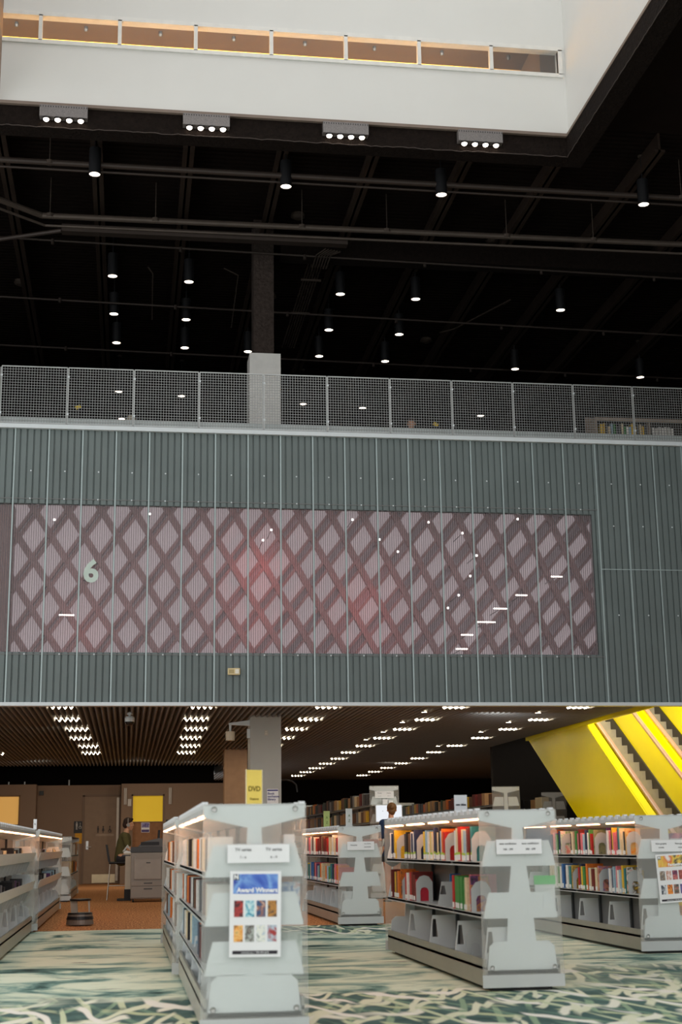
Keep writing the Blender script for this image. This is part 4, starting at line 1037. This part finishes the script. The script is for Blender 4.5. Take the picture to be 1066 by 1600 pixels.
# --- left cases with trays
LX = -1.42
l1 = bookcase('bookcase', LX, 12.9, 5.8, 'tray-fronted grey bookcase at the left edge of the picture, nearer one', 1, shelves=(.56,.90), nb=5, trays=True)
l2 = bookcase('bookcase', LX+.04, 18.85, 6.6, 'tray-fronted grey bookcase at the left, farther one beyond the white tag', 1, shelves=(.56,.90), nb=6, trays=True)
lc = ['white','grey','dark grey','pale blue','purple','cream','black']
for z, nm, s in ((.90,'upper',81),(.56,'lower',83)):
    row(LX, 1, 13.6, 18.2, z-.06 if False else z, 18, '%s tray of the nearer left bookcase' % nm, 'discs in the trays of the nearer left bookcase', (.10,.135), .5, lc, 0, 'dvd_case', s, ((5,8),(14,18)), dp=(.13,.135))
    row(LX+.04, 1, 19.2, 25.2, z, 18, '%s tray of the farther left bookcase' % nm, 'discs in the trays of the farther left bookcase', (.10,.135), .5, lc, 0, 'dvd_case', s+1, ((7,9),(15,18)), dp=(.13,.135))
t = thing('topper_tag', (LX+.28, 18.6, 1.262), 'slim white tag standing on the left bookcase where two cases meet', 'tag')
MB().box(-.02,.02,-.003,.003,0,.12).build('card', M_white, t); MB().box(-.02,.02,-.012,.012,-.006,.002).build('foot', M_trimw, t); text('lettering', 'k', .035, (0,-.005,.06), M_ink, t)
l3 = bookcase('bookcase', -1.36, 29.3, 4.6, 'dim bookcase before the back wall, beyond the two left bookcases', 1, lit=False, nb=3)
row(-1.36, 1, 29.4, 33.7, .88, 12, 'top shelf of the dim far left bookcase', 'books in the dim far left bookcase', (.2,.26), .7, ['grey','dark grey','tan','white'], 0, seed=91)
row(-1.36, 1, 29.4, 33.7, .52, 10, 'middle shelf of the dim far left bookcase', 'books in the dim far left bookcase', (.2,.26), .7, ['orange','brown','tan','yellow'], 0, seed=92)
single(MB().box(-.1,.1,-.012,0,0,.3), 'wall_poster', mat('amber_poster', (220,160,30), .6), 'amber poster on the wall left of the restroom door, under the black sign', 'poster', loc=(-1.4,BY,1.15))

# --- tall ranges behind
def tall(xc, y0, L, label, nb, name='bookcase'):
    t = bookcase(name, xc, y0, L, label, -1, H=2.12, shelves=(.5,.8,1.12,1.43,1.76), nb=nb, tall=True, lit=False)
    return t
t1 = tall(4.91, 27.6, 13.2, 'tall book range with a grey end panel behind the woman at the screen', 9)
t2 = tall(7.57, 28.5, 11, 'tall book range with a grey end panel above the new nonfiction bookcase', 8)
t3 = tall(9.62, 32.0, 8, 'tall dim book range left of the yellow escalator panel', 6)
old = ['brown','dark red','tan','cream','dark grey','black','orange','grey','dark green','yellow','tan','brown']
TH = (.2,.26)
row(4.91, -1, 27.75, 40.5, 1.76, 44, 'top shelf, tall range behind the woman', 'books on the top of the tall range behind the woman', TH, .9, old, seed=101)
row(4.91, -1, 27.75, 40.5, 1.43, 40, 'second shelf, tall range behind the woman', 'books on the second shelf, tall range behind the woman', TH, .9, old, seed=102, gaps=((7,11),(18,20)))
row(7.57, -1, 28.7, 39.2, 1.76, 36, 'top shelf, tall range with plain end', 'books on the top of the right tall range', TH, .9, old, seed=103, gaps=((1,2),(4,5)))
row(9.62, -1, 32.2, 39.5, 1.76, 14, 'top shelf, tall range beside the escalator', 'books on the top of the tall range beside the escalator', TH, .85, old, seed=104)
shelf_sign(4.91+.0, 27.6-.008, 1.945, .37, .13, ((-.09,.03,'Fiction',.03),(-.09,-.025,'a - c',.028),(.09,.03,'Fiction',.03),(.09,-.025,'d - f',.028)), 'white card high on the end of the tall range behind the woman')
# catalogue screen and its shelf
t = thing('catalogue_screen', (4.95, 27.35, 1.42), 'white glowing catalogue screen on the end of the tall range', 'monitor')
MB().box(-.26,.26,0,.04,0,.33).build('casing', M_trimw, t, bevel=.006)
MB().box(-.245,.245,-.003,0,.015,.315).build('screen', emit('screen_white', (236,240,246), 1.0), t)
MB().box(-.07,.07,.04,.25,.1,.22).build('wall_arm', M_black, t)
text('screen_mark', '*', .05, (-.12,-.005,.2), M_mgrey, t)
single(MB().box(-.05,.05,0,.1,0,.09).box(.07,.15,0,.1,0,.07), 'card_box', M_white, 'small white boxes on a ledge above the catalogue screen', 'box', loc=(4.9,27.45,1.76))
single(MB().box(-.28,.28,-.2,0,-.02,0), 'ledge', M_grey, 'narrow ledge above the catalogue screen on the tall range', 'shelf', loc=(4.91,27.59,1.755))
single(MB().path([(2.95,30,3.25),(3.1,30,2.5),(3.0,30,2.35)][:1]+[(2.73,25.9,2.22),(2.9,25.9,2.2),(3.02,25.9,2.1),(3.05,25.9,1.9)],.015,8), 'cable', M_black, 'black cable arching from the right side of the grey column', 'cable') if False else None
single(MB().path([(2.71,25.9,2.16),(2.82,25.9,2.165),(2.93,25.9,2.14),(3.0,25.9,2.08),(3.02,25.9,1.95)],.014,8), 'cable', M_black, 'black cable arching from the right side of the grey column', 'cable')

# --- upper floor low case behind the mesh
t = thing('bookcase', (8.42, 24.25, 7.85), 'low bookcase on the upper floor behind the mesh railing', 'bookcase')
M_wd = mat('upper_case_wood', (166,150,134), .6)
MB().prism([(0,0),(.6,0),(.6,.98),(.16,.80),(0,.80)], 0, 0, .03).build('end_panel', M_wd, t)
MB().prism([(0,.74),(.6,.92),(.6,.98),(.16,.82),(0,.80)], 0, .03, 4.2).build('canopy', M_wd, t)
MB().box(.03,4.2,0,.58,.02,.06).box(.03,4.2,.02,.58,.40,.43).build('shelf', M_wd, t)
MB().box(.03,4.2,.56,.6,0,.9).build('back_board', mat('case_dark_back', (60,54,50), .8), t)
for x in (1.05, 2.1, 3.15): MB().box(x-.012,x+.012,.02,.56,.06,.76).build('divider', M_wd, t)
R = random.Random(5)
for i in range(18):
    c = R.choice(['yellow','white','cream','dark grey','yellow','brown','green','pale blue']); x = .12+.05*i
    o = put_book(8.42+x, 1, 24.32, 8.28, .15, R.uniform(.22,.29), -.035, c, '%s book, %s from the left on the upper floor bookcase' % (c, nth(i)), 'books on the upper floor bookcase')
for i in range(14):
    x = 1.12+.06*i + (.32 if i > 6 else 0)
    o = put_book(8.42+x, 1, 24.32, 8.28, .15, R.uniform(.2,.24), -.045, 'white', 'white book, %s from the left in the white row of the upper floor bookcase' % nth(i), 'white books on the upper floor bookcase')

# ------------------------------------------------------------------ step stool, copier, desk
t = thing('step_stool', (-.605, 20.3, 0), 'round kick-step stool standing alone on the brown carpet', 'stool')
MB().lathe([(0,.015),(.185,.015),(.185,.03),(.175,.075),(.178,.08),(.165,.15),(.15,.165),(0,.165)], n=32).build('base', mat('stool_grey', (120,112,104), .4, .2), t)
MB().lathe([(.179,.085),(.184,.088),(.171,.125),(.167,.122)], n=32).build('base_band', M_black, t)
MB().lathe([(.164,.150),(.168,.153),(.158,.172),(.0,.172)], n=32).build('step_pad', M_black, t)
MB().lathe([(0,.352),(.14,.352),(.145,.34),(.14,.325),(0,.325)], n=32).build('top', M_black, t)
o = MB(); o.hexa([(-.12,-.05,.17),(-.03,-.07,.17),(-.03,.07,.17),(-.12,.05,.17),(-.135,-.05,.33),(-.045,-.07,.33),(-.045,.07,.33),(-.135,.05,.33)]); o.build('leg', mat('stool_light', (176,170,160), .4, .2), t)
o = MB(); o.hexa([(.115,-.03,.17),(.13,-.03,.17),(.13,.03,.17),(.115,.03,.17),(.10,-.03,.33),(.125,-.03,.33),(.125,.03,.33),(.10,.03,.33)]); o.build('leg', MATS['stool_light'], t)

M_cop = mat('copier_grey', (146,138,130), .45, 0, .03); M_copd = mat('copier_dark', (66,66,68), .4)
t = thing('photocopier', (.42, 28.4, 0), 'grey office photocopier with paper drawers and a dark scanner top', 'photocopier')
MB().box(-.33,.33,0,.6,.06,.92).build('body', M_cop, t, bevel=.012)
o = MB(); o.box(-.27,.25,-.025,0,.42,.86); o.build('front_cover', mat('copier_cover', (158,150,142), .45), t, bevel=.012)
MB().prism([(-.25,.80),(.23,.80),(.26,.88),(-.22,.90)],1,-.03,-.0).build('cover_lip', M_cop, t)
for z0, z1 in ((.30,.39),(.08,.285)):
    d = MB().box(-.32,.32,-.018,0,z0,z1).build('drawer', M_cop, t, bevel=.006); MB().box(-.08,.08,-.024,-.018,z1-.05,z1-.03).build('handle', M_copd, d)
MB().box(-.04,.04,-.03,-.024,.72,.74).build('emblem', M_copd, t)
MB().box(-.34,.34,0,.58,.92,1.03).build('scanner', M_copd, t, bevel=.01)
MB().prism([(-.2,1.03),(.33,1.03),(.33,1.17),(.2,1.19),(-.12,1.12)],1,.02,.5).build('document_feeder', mat('feeder_grey', (96,94,94), .4), t)
MB().box(-.15,.2,.0,.02,1.06,1.12).build('feeder_slot', M_black, t)
MB().box(-.50,-.34,.05,.5,.86,.885).build('output_tray', M_copd, t)
for x in (-.28,.28):
    for y in (.06,.52): MB().tube((x-.015,y,.03),(x+.015,y,.03),.03,.03,10).build('caster', M_black, t)
t = thing('counter', (.45, 29.3, 0), 'white standing-height counter behind the photocopier', 'counter')
MB().box(-.50,.50,0,.7,.88,.915).build('top', mat('counter_white', (206,196,180), .5), t)
MB().box(-.47,-.36,-.02,.66,.22,.88).build('leg_panel', MATS['counter_white'], t); MB().box(-.48,-.35,-.03,.66,0,.22).build('kick', M_black, t)
MB().box(.40,.47,-.02,.66,.0,.88).build('leg_panel', MATS['counter_white'], t)
MB().box(-.62,-.4,-.06,.66,0.005,.03).build('floor_bar', M_black, t)
t = thing('desktop_monitor', (.62, 29.75, .915), 'black desktop monitor seen edge-on on the counter', 'monitor')
MB().box(-.02,.02,-.22,.22,.1,.44).build('panel', M_black, t, rot=(0,.06,0)); MB().box(-.015,.03,-.03,.03,.01,.2).build('neck', M_black, t); MB().box(-.09,.12,-.1,.1,0,.012).build('foot', M_black, t)
t = thing('cup', (.36, 29.6, .915), 'small pale cup on the counter in front of the seated person', 'cup')
MB().lathe([(0,0),(.026,0),(.034,.09),(.031,.09),(.024,.006),(0,.006)], n=16).build('cup_body', mat('pale_cup', (226,216,200), .5), t); MB().lathe([(0,.098),(.036,.096),(.036,.088),(0,.088)], n=16).build('lid', M_white, t)
o = MB(); o.hexa([(-.16,-.1,0),(.06,-.1,0),(.06,.12,0),(-.16,.12,0),(-.1,-.1,.05),(.02,-.1,.02),(.02,.12,.02),(-.1,.12,.05)])
single(o, 'paper_stack', M_white, 'crumpled white papers at the left end of the counter', 'papers', loc=(.09, 29.42, .915))
o = MB(); o.path([(-.07,0,0),(-.02,0,.09),(.04,0,.06)],.012,6).path([(-.09,.02,.0),(0,.02,.12),(.06,.02,.02)],.01,6)
single(o, 'cable_bundle', mat('white_cable', (206,206,204), .5), 'white looped cable lying on the left end of the counter', 'cable', loc=(.02, 29.37, .945))
o = MB(); o.path([(0,0,.10),(.05,0,.05),(.07,0,-.1),(.04,0,-.45),(.07,0,-.8),(.05,0,-.905)],.014,8)
single(o, 'power_cord', mat('tan_cord', (206,178,130), .6), 'tan power cord hanging down right of the photocopier', 'cord', loc=(.79, 29.15, .915))
t = thing('desk_phone', (.82, 29.45, .915), 'dark telephone with pale papers at the right end of the counter', 'telephone')
MB().prism([(-.08,0),(.08,0),(.08,.04),(-.08,.09)],1,-.08,.08).build('phone_body', M_black, t); MB().tube((-.06,-.07,.1),(-.06,.07,.1),.02).build('handset', M_black, t)

# bar chair of the seated person
t = thing('bar_chair', (-.15, 29.95, 0), 'black high chair with thin pale metal legs holding the seated person', 'chair')
MB().box(-.2,.2,-.21,.21,.70,.745).build('seat', M_black, t, bevel=.02)
MB().hexa([(-.21,-.21,.74),(-.17,-.21,.74),(-.17,.21,.74),(-.21,.21,.74),(-.27,-.2,1.08),(-.23,-.2,1.08),(-.23,.2,1.08),(-.27,.2,1.08)]).build('backrest', M_black, t)
M_leg = mat('pale_chair_leg', (190,180,166), .3, .6)
for sx in (-1,1):
    for s_y in (-1,1): MB().tube((.17*sx,.17*s_y,.70),(.22*sx,.21*s_y,0),.011,.011,8).build('leg', M_leg, t)
MB().tube((.2,-.19,.28),(.2,.19,.28),.009).tube((-.2,-.19,.28),(-.2,.19,.28),.009).tube((-.2,-.19,.28),(.2,-.19,.28),.009).build('footrest', M_leg, t)

# ------------------------------------------------------------------ people
M_skin = mat('skin', (214,160,128), .55, 0, .04, 8)
def fuse(o, name, m, parent, voxel=.012, smooth=6):
    me = o.mesh(name + '_raw', m)
    ob = bpy.data.objects.new(name + '_raw', me); C.objects.link(ob)
    md_ = ob.modifiers.new('r', 'REMESH'); md_.mode = 'VOXEL'; md_.voxel_size = voxel
    ms = ob.modifiers.new('s', 'SMOOTH'); ms.iterations = smooth; ms.factor = .5
    dg = bpy.context.evaluated_depsgraph_get(); me2 = bpy.data.meshes.new_from_object(ob.evaluated_get(dg))
    bpy.data.objects.remove(ob); bpy.data.meshes.remove(me)
    me2.materials.clear(); me2.materials.append(m)
    me2.polygons.foreach_set('use_smooth', [True]*len(me2.polygons)); me2.name = name
    return inst(name, me2, parent)
def limb(o, pts):
    """pts: (x,y,z,r) chain"""
    for a, b in zip(pts[:-1], pts[1:]): o.tube(a[:3], b[:3], a[3], b[3], 14)
    for p in pts: o.ball(p[:3], p[3], 14, 9)
    return o
def head(o, c, fwd, s=1.0):
    """skull with jaw, nose, ears, chin; fwd is the unit facing direction in xy"""
    c = Vector(c); F = Vector(fwd).normalized(); S = Vector((-F.y, F.x, 0)); Z = Vector((0,0,1))
    def P(a, b_, h_): return tuple(c + F*a*s + S*b_*s + Z*h_*s)
    o.ball(P(-.012,0,.03), .086*s, 18, 12, (1,1,1.06)); o.ball(P(.02,0,-.035), .066*s, 16, 10, (1,1,1.15)); o.ball(P(.045,0,-.085), .032*s, 12, 8)
    o.ball(P(.062,0,.012), .034*s, 12, 8); o.ball(P(.096,0,-.02), .013*s, 8, 6); o.tube(P(.085,0,.02), P(.1,0,-.016), .007*s, .011*s, 8)
    for k in (-1,1):
        o.ball(P(-.008,k*.079,-.008), .02*s, 10, 6, (1,.6,1.4)); o.ball(P(.07,k*.036,.028), .016*s, 8, 6); o.ball(P(.05,k*.045,-.03), .024*s, 10, 6)
    o.ball(P(.083,0,-.056), .013*s, 8, 6, (1,1.6,.7)); o.ball(P(.081,0,-.068), .013*s, 8, 6, (1,1.4,.7))
    return P
def hand(o, w, d, n_, s=1.0, curl=.5):
    """palm plus five fingers; w wrist, d direction of fingers, n_ palm normal (downwards)"""
    w = Vector(w); d = Vector(d).normalized(); n_ = Vector(n_).normalized(); a = d.cross(n_).normalized()
    k = w + d*.045*s
    o.hexa([tuple(w + a*x*s*.7 + n_*z*s) for x, z in ((-.034,.012),(.034,.012),(.034,-.012),(-.034,-.012))] +
           [tuple(w + d*.09*s + a*x*s + n_*z*s) for x, z in ((-.034,.011),(.034,.011),(.034,-.011),(-.034,-.011))])
    for i, (x, L_) in enumerate(((-.031,.066),(-.0105,.08),(.0105,.086),(.031,.074))):
        p0 = w + d*.088*s + a*x*s; p1 = p0 + (d + n_*curl*.5)*L_*.5*s; p2 = p1 + (d*.75 + n_*curl*1.2)*L_*.45*s
        limb(o, [(*p0,.0095*s),(*p1,.0088*s),(*p2,.0075*s)])
    q0 = w + d*.03*s + a*.032*s; q1 = q0 + (d*.7 + a*.8)*.035*s; q2 = q1 + (d*.95 + a*.15 + n_*.3)*.032*s
    limb(o, [(*q0,.013*s),(*q1,.0105*s),(*q2,.0085*s)])

# seated person in olive shirt with headphones, facing right (+x)
px_, py_ = -.10, 29.95
t = thing('person', (px_, py_, 0), 'seated person in an olive t-shirt with headphones at the counter', 'person')
o = MB()
limb(o, [(0,0,.83,.13),(.02,0,.98,.125),(.05,0,1.12,.13),(.06,0,1.22,.11)])
limb(o, [(.06,-.17,1.25,.055),(.06,.17,1.25,.055)]); limb(o, [(.075,0,1.26,.06),(.10,0,1.36,.052)])
Pm = head(o, (.135,0,1.475), (1,0,0), 1.0)
for k in (-1, 1):
    limb(o, [(.06,.185*k,1.24,.056),(.13,.22*k,1.02,.045),(.135,.215*k,1.0,.043),(.33,.15*k,.965,.032),(.37,.14*k,.96,.028)])
    hand(o, (.38,.135*k,.96), (1,-.1*k,-.05), (0,0,-1), 1.0, .5)
    limb(o, [(0,.09*k,.82,.095),(.2,.11*k,.82,.082),(.38,.12*k,.80,.062),(.40,.12*k,.72,.06),(.34,.12*k,.45,.052),(.28,.12*k,.33,.042)])
    limb(o, [(.28,.12*k,.33,.042),(.42,.13*k,.30,.035)])
body = fuse(o, 'body', M_skin, t, .008, 4)
sh = MB(); limb(sh, [(0,0,.80,.145),(.02,0,.98,.14),(.05,0,1.12,.147),(.06,0,1.21,.125)]); limb(sh, [(.06,-.17,1.255,.068),(.06,.17,1.255,.068)])
for k in (-1, 1): limb(sh, [(.06,.185*k,1.245,.07),(.115,.215*k,1.07,.062)])
fuse(sh, 'shirt', mat('olive_cotton', (86,80,44), .85, 0, .1, 20), t, .012, 4)
pn = MB()
for k in (-1, 1): limb(pn, [(0,.08*k,.80,.112),(.2,.11*k,.82,.095),(.385,.12*k,.80,.074),(.41,.12*k,.71,.07),(.345,.12*k,.45,.062),(.29,.12*k,.36,.055)])
fuse(pn, 'trousers', mat('dark_denim', (46,44,48), .85, 0, .1, 20), t, .012, 4)
for k in (-1, 1):
    s_ = MB(); limb(s_, [(.27,.12*k,.32,.048),(.30,.12*k,.30,.05),(.44,.13*k,.292,.04)]); fuse(s_, 'shoe', M_black, t, .01, 3)
hr = MB(); hr.ball(Pm(-.022,0,.055), .093, 18, 12, (1,1,.98)); hr.ball(Pm(-.065,0,-.0), .062, 14, 9, (1,1.15,1.2)); hr.ball(Pm(.04,0,.105), .05, 12, 8, (1.1,1.2,.6))
fuse(hr, 'hair', mat('dark_brown_hair', (50,32,24), .7, 0, .3, 60), t, .009, 3)
hp = MB()
for k in (-1, 1): hp.tube(Pm(-.01,k*.08,-.01), Pm(-.01,k*.115,-.01), .036, .034, 16)
arc = [Pm(-.015, .1*math.cos(a), .03+.105*math.sin(a)) for a in np.linspace(0, PI, 13)]
hp.path([Pm(-.015,.1,-.0)]+arc+[Pm(-.015,-.1,-.0)], .009, 8)
hp.build('headphones', mat('headphone_grey', (150,146,142), .4), t)

# woman at the screen, seen from behind (facing +y), navy dress
t = thing('person', (4.79, 26.25, 0), 'woman in a navy dress seen from behind at the catalogue screen', 'person')
o = MB()
limb(o, [(0,0,.95,.135),(0,0,1.08,.115),(0,-.01,1.22,.125),(0,-.01,1.36,.11)])
limb(o, [(-.15,-.01,1.40,.05),(.15,-.01,1.40,.05)]); limb(o, [(0,0,1.42,.055),(0,.015,1.53,.047)])
Pw = head(o, (.02,.03,1.625), (.12,1,0), .97)
for k in (-1, 1):
    limb(o, [(.165*k,-.01,1.39,.05),(.20*k,.0,1.12,.04),(.2*k,.02,1.10,.038),(.15*k,.22,1.13,.03),(.14*k,.26,1.14,.026)])
    hand(o, (.14*k,.27,1.14), (-.2*k,1,.05), (0,0,-1), .92, .5)
    limb(o, [(.085*k,0,.92,.098),(.085*k,0,.72,.085),(.08*k,.0,.50,.058),(.08*k,-.015,.36,.058),(.08*k,-.01,.10,.036),(.08*k,-.01,.07,.036)])
    limb(o, [(.08*k,-.03,.05,.036),(.09*k,.12,.04,.03),(.092*k,.17,.035,.025)])
fuse(o, 'body', mat('woman_skin', (206,150,120), .55, 0, .04, 8), t, .008, 4)
dr = MB(); limb(dr, [(0,0,.80,.19),(0,0,.95,.165),(0,0,1.08,.135),(0,-.01,1.22,.145),(0,-.01,1.35,.125)]); limb(dr, [(-.15,-.01,1.40,.063),(.15,-.01,1.40,.063)])
for k in (-1, 1): limb(dr, [(.165*k,-.01,1.39,.065),(.195*k,0,1.15,.056)])
fuse(dr, 'dress', mat('navy_cloth', (26,46,78), .85, 0, .1, 15), t, .012, 4)
hm = MB().lathe([(.20,.70),(.195,.80),(.17,.80),(.18,.70)], (0,0,0), 24); hm.build('hem', mat('patterned_hem', (40,40,44), .8, 0, .5, 30), t)
bl = MB().ball((-.185,.02,.90), .05, 12, 8, (.6,1,1.6)); bl.build('bag', mat('cream_bag', (214,206,184), .7), t)
hr = MB(); hr.ball(Pw(-.02,0,.045), .093, 18, 12, (1,1,1.0)); hr.ball(Pw(-.045,0,-.02), .07, 14, 9, (1,1.1,1.0)); hr.ball(Pw(-.105,0,.05), .046, 14, 9)
fuse(hr, 'hair', mat('golden_brown_hair', (112,78,46), .6, 0, .4, 70), t, .009, 2)
for k in (-1, 1):
    s_ = MB(); s_.hexa([(.08*k-.045,-.085,.0),(.08*k+.045,-.085,.0),(.09*k+.05,.2,.0),(.09*k-.05,.2,.0),(.08*k-.042,-.08,.03),(.08*k+.042,-.08,.03),(.09*k+.045,.19,.022),(.09*k-.045,.19,.022)])
    sh_ = s_.build('shoe', M_black, t)
    MB().lathe([(.04,.0),(.046,.015),(.04,.03)], (.08*k,-.035,.065), 14).box(.085*k-.045,.085*k+.045,.06,.10,.035,.072).build('strap', M_black, sh_)

# person far behind the mesh on the upper floor, only head and shoulders show
ppos = at(643, 664, 27.0)
t = thing('person', (ppos.x, ppos.y, 7.85), 'person in dark clothes barely seen through the mesh railing', 'person')
hz = ppos.z - 7.85 + .02
o = MB()
limb(o, [(0,0,.55,.13),(0,0,hz-.55,.13),(0,0,hz-.35,.11)]); limb(o, [(-.16,0,hz-.32,.055),(.16,0,hz-.32,.055)]); limb(o, [(0,0,hz-.28,.05),(0,0,hz-.12,.045)])
Pu = head(o, (0,0,hz), (-.5,-1,0), 1.0)
for k in (-1, 1):
    limb(o, [(.18*k,0,hz-.33,.052),(.22*k,-.04,hz-.6,.042),(.16*k,-.28,hz-.62,.03)]); hand(o, (.15*k,-.3,hz-.62), (-.1*k,-1,0), (0,0,-1), 1, .5)
    limb(o, [(.09*k,0,.52,.09),(.1*k,-.4,.5,.07),(.1*k,-.42,.06,.05)]); limb(o, [(.1*k,-.42,.05,.045),(.1*k,-.58,.04,.035)])
fuse(o, 'body', M_skin, t, .012, 4)
sw = MB(); limb(sw, [(0,0,.5,.15),(0,0,hz-.55,.148),(0,0,hz-.36,.125)]); limb(sw, [(-.16,0,hz-.32,.07),(.16,0,hz-.32,.07)])
for k in (-1, 1): limb(sw, [(.18*k,0,hz-.33,.068),(.22*k,-.04,hz-.6,.058),(.17*k,-.22,hz-.62,.046)])
fuse(sw, 'jacket', mat('dark_jacket', (40,42,52), .85), t, .014, 4)
tr = MB()
for k in (-1, 1): limb(tr, [(.09*k,0,.52,.1),(.1*k,-.4,.5,.08),(.1*k,-.42,.1,.06)])
fuse(tr, 'trousers', MATS['dark_denim'], t, .014, 4)
hr = MB(); hr.ball(Pu(-.022,0,.05), .094, 16, 10); fuse(hr, 'hair', MATS['dark_brown_hair'], t, .012, 2)
t = thing('chair', (ppos.x, ppos.y, 7.85), 'dark chair under the person behind the mesh railing', 'chair')
MB().box(-.22,.22,-.2,.22,.38,.42).build('seat', M_black, t); MB().box(-.22,.22,.2,.23,.42,.85).build('backrest', M_black, t)
for sx in (-1,1):
    for s_y in (-1,1): MB().tube((.19*sx,.18*s_y,.38),(.2*sx,.2*s_y,0),.014).build('leg', M_black, t)
for px, py, rz, s in ((122,636,-.5,'left of the column'),(681,663,.4,'right of the column')):
    p = at(px, py, 28.0)
    t = thing('pendant_tag', (p.x,p.y,p.z), 'small yellow tag seen through the railing mesh '+s, 'tag', 'yellow tags behind the mesh', rot=(0,rz,0))
    MB().box(-.055,.055,-.006,.006,-.035,.035).build('card', mat('tag_yellow', (236,200,20), .5), t)
    o = MB().tube((0,0,.03),(0,0,.05),.006); o.build('eyelet', M_black, t)
    single(MB().tube((0,0,0),(0,0,p.z-7.85-.03),.012,.016,8).lathe([(0,.012),(.12,.012),(.12,0),(0,0)], n=16), 'tag_stand', M_black, 'thin dark stand carrying the yellow tag '+s, 'stand', 'tag stands', loc=(p.x,p.y+.02,7.85))
p = at(205, 657, 26.5)
t = thing('table_lamp', (p.x, p.y, 7.85), 'pale lampshade seen low through the railing mesh', 'lamp')
MB().lathe([(.16,p.z-7.85-.1),(.05,p.z-7.85+.1),(.045,p.z-7.85+.1),(.155,p.z-7.85-.1)], n=20).build('lamp_shade', mat('beige_shade', (170,160,140), .8), t)
MB().tube((0,0,0),(0,0,p.z-7.85+.08),.014).lathe([(0,.02),(.15,.02),(.15,0),(0,0)], n=20).build('base', M_black, t)
